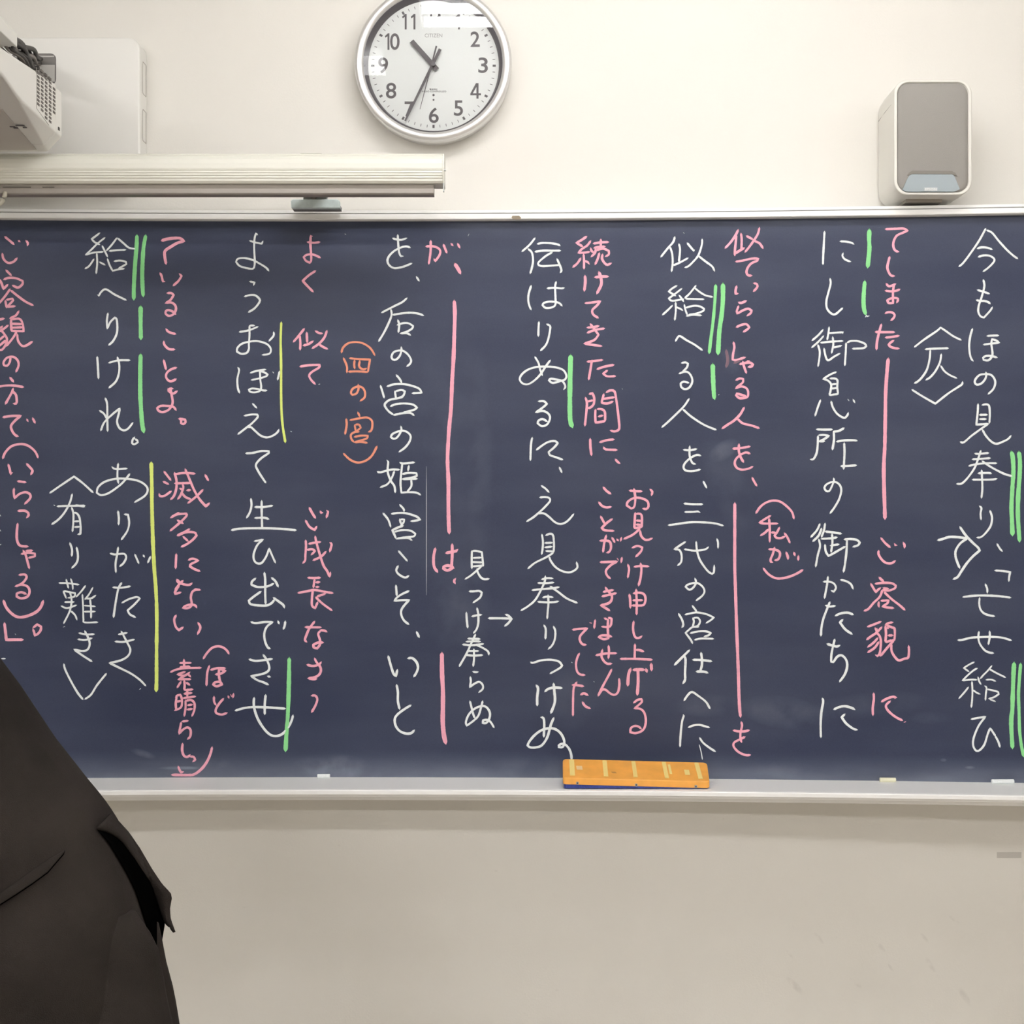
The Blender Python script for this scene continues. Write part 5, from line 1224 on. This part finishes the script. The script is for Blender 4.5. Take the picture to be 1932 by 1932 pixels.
# black lining behind the open side vent, the gap's shade put into its colour
VENT = [(183, 1563), (196, 1572), (215, 1592), (233, 1620), (250, 1645), (264, 1670), (275, 1700), (283, 1735), (293, 1775), (300, 1795)]
BACK_IN = [(183, 1563), (200, 1567), (217, 1576), (232, 1590), (250, 1615), (266, 1640), (281, 1665), (295, 1690), (305, 1720), (313, 1741)]
OUT = [(150, 1462), (180, 1500), (208, 1535), (240, 1570), (262, 1600), (285, 1640), (305, 1670), (324, 1689), (319, 1715), (320, 1735), (329, 1759)]
def cast(X, Y, lift=.0015):
    o_ = cam.location; dr = (P(X, Y, 1.0) - o_).normalized()
    ok, loc, nor, _ = jk.ray_cast(o_, dr)
    if not ok: return P(X, Y, DP + .10 - lift)
    return loc - dr * lift
bpy.context.view_layer.update()
def sheet(name, left, right, dyl, dyr, m, thick=.004, n=24, bulge=.0):
    def along(pl, t):
        pl = [Vector(q) for q in pl]
        L = [0]
        for a, b in zip(pl, pl[1:]): L.append(L[-1] + (b - a).length)
        s = t * L[-1]
        for i in range(len(pl) - 1):
            if s <= L[i+1] + 1e-9:
                u = (s - L[i]) / max(1e-9, L[i+1] - L[i]); return pl[i].lerp(pl[i+1], u)
        return pl[-1]
    bm = bmesh.new(); rows = []
    K = 8
    for i in range(n + 1):
        t = i / n; a = along(left, t); b = along(right, t); row = []
        ds = []
        for j in range(K + 1):
            u = j / K; q = a.lerp(b, u)
            ds.append(cast(q.x, q.y, dyl).y + D)
        ds = [min(ds[max(0, j-1)], ds[j], ds[min(K, j+1)]) for j in range(K + 1)]
        for j in range(K + 1):
            u = j / K; q = a.lerp(b, u)
            row.append(bm.verts.new(P(q.x, q.y, ds[j] - bulge * math.sin(math.pi * u))))
        rows.append(row)
    for r0, r1 in zip(rows, rows[1:]):
        for j in range(K): bm.faces.new((r0[j], r0[j+1], r1[j+1], r1[j]))
    o = from_bm(name, bm, m, man, smooth=True)
    s = o.modifiers.new('solid', 'SOLIDIFY'); s.thickness = thick; s.offset = 0
    return o
# rear panel of the jacket, standing off the body below the side vent
sheet('jacket_back_panel', BACK_IN, OUT[2:], .010, .02, M_suit, .004, 28, .006)['label'] = 'rear skirt of the jacket beside the open side vent'
sheet('vent_lining_shade', [(183, 1564), (205, 1590), (235, 1640), (255, 1680), (268, 1720), (280, 1760), (292, 1790)],
      [(190, 1562), (222, 1580), (255, 1622), (285, 1668), (300, 1700), (312, 1738), (304, 1785)], .004, .0, M_gap_black, .002, 20)['label'] = 'black lining in the side vent, with the shade of the gap in its colour'

# trousers: seat and two legs
bm = bmesh.new()
TT = [(1700, 255, .22), (1741, 285, .25), (1770, 300, .27), (1800, 305.5, .28), (1850, 314, .265), (1900, 326, .245), (1932, 335, .235), (2000, 352, .215), (2150, 386, .175), (2350, 428, .15), (2600, 470, .135), (2830, 500, .125), (2905, 505, .12)]
def leg_ring(Y, s, n=28):
    Xr, th = interp(TT, Y)
    p = pp(Xr, Y); seat = max(0.0, min(1.0, (Y - 1700) / 260))
    hw = .078 * (1 - seat) + (.080 - .028 * min(1, max(0, (Y - 1900) / 700))) * seat
    cy = YP + s * (.055 + .030 * seat)
    pts = []
    for i in range(n):
        a = 2 * math.pi * i / n
        e = 1.3 - .4 * seat; ex = math.copysign(abs(math.cos(a)) ** e, math.cos(a)); ey = math.copysign(abs(math.sin(a)) ** e, math.sin(a))
        x = p.x - th / 2 + th / 2 * ex - (0 if s < 0 else .0)
        y = cy + hw * ey
        w = .005 * noise.noise(Vector((x * 9, y * 7 + s, p.z * 6)))
        pts.append((x + w * ex - (.05 * seat if s > 0 else 0), y + w * ey, p.z))
    return shift_to(pts, Xr if s < 0 or Y < 1900 else Xr - 30 * min(1, (Y - 1900) / 300))
for s in (-1, 1):
    loft(bm, [leg_ring(Y, s) for Y in (1700, 1720, 1741, 1770, 1800, 1825, 1850, 1875, 1900, 1932, 1965, 2000, 2070, 2150, 2250, 2350, 2480, 2600, 2720, 2830, 2905)])
from_bm('trousers', bm, M_suit, man, smooth=True)
for s in (-1, 1):
    q = pp(505, 2905); x = q.x - .06 - (.05 if s > 0 else 0); y = YP + s * .092
    bm = bmesh.new()
    loft(bm, [[(x + dx + sx * w * math.cos(2*math.pi*i/16), y + .042 * k * math.sin(2*math.pi*i/16), z) for i in range(16)] for dx, sx, w, k, z in
              ((-.05, 1, .135, 1, .001), (-.05, 1, .138, 1.05, .02), (-.045, 1, .125, 1, .045), (-.01, 1, .08, .95, .075), (0, 1, .06, .9, .10))])
    from_bm('shoe', bm, M_shoe, man, smooth=True)

# sleeves
for s in (-1, 1):
    sh_ = hip + Vector((-.30, s * .165, .42)); el = sh_ + Vector((-.13, s * .03, -.27)); wr = sh_ + Vector((-.33, -s * .02, -.365))
    bm = bmesh.new()
    pts = [sh_ + Vector((.03, -s * .03, .02)), sh_, sh_.lerp(el, .35), sh_.lerp(el, .7), el, el.lerp(wr, .35), el.lerp(wr, .7), wr]
    tube(bm, pts, [.07, .082, .074, .066, .062, .056, .050, .044], 20)
    from_bm('sleeve', bm, M_suit, man, smooth=True)
    bm = bmesh.new(); tube(bm, [wr, wr + (wr - el).normalized() * .015], [.034, .034], 16); from_bm('shirt_cuff', bm, M_shirt, man, smooth=True)
bm = bmesh.new(); nk = hip + Vector((-.355, 0, .535)); tube(bm, [nk + Vector((.03, 0, -.03)), nk + Vector((-.02, 0, .025))], [.066, .060], 20); from_bm('shirt_collar', bm, M_shirt, man, smooth=True)

# pocket flap, seams and folds on the near side of the jacket
def strip(name, top, bot, m, lift_t, lift_b, thick=.002):
    bm = bmesh.new()
    a = [bm.verts.new(cast(*q, lift_t)) for q in top]; b = [bm.verts.new(cast(*q, lift_b)) for q in bot]
    for i in range(len(a) - 1):
        bm.faces.new((a[i], a[i+1], b[i+1], b[i]))
    o = from_bm(name, bm, m, man, smooth=True)
    s = o.modifiers.new('solid', 'SOLIDIFY'); s.thickness = thick; s.offset = 1
    return o
flap_t = [(-60, 1725), (-30, 1706), (0, 1688), (30, 1666), (60, 1644), (90, 1624), (122, 1606)]
flap_b = [(-60, 1741), (-30, 1724), (0, 1706), (30, 1687), (60, 1667), (90, 1645), (120, 1610)]
strip('pocket_flap', flap_t, flap_b, M_suit, .001, .008)['label'] = 'slanting jacket pocket flap'
strip('pocket_opening', [(x, y + 1) for x, y in flap_t], [(x, y + 2.6) for x, y in flap_b], M_gap_black, .0012, .0016, .0006)
strip('pocket_welt', [(x, y - 1.5) for x, y in flap_t], [(x, y + 1) for x, y in flap_t], M_gap_black, .002, .002, .0006)
strip('jacket_hem', [(283, 1903), (272, 1912), (255, 1925), (238, 1936)], [(281, 1909), (270, 1920), (257, 1932), (240, 1944)], M_gap_black, .002, .003, .001)
reparent(man)
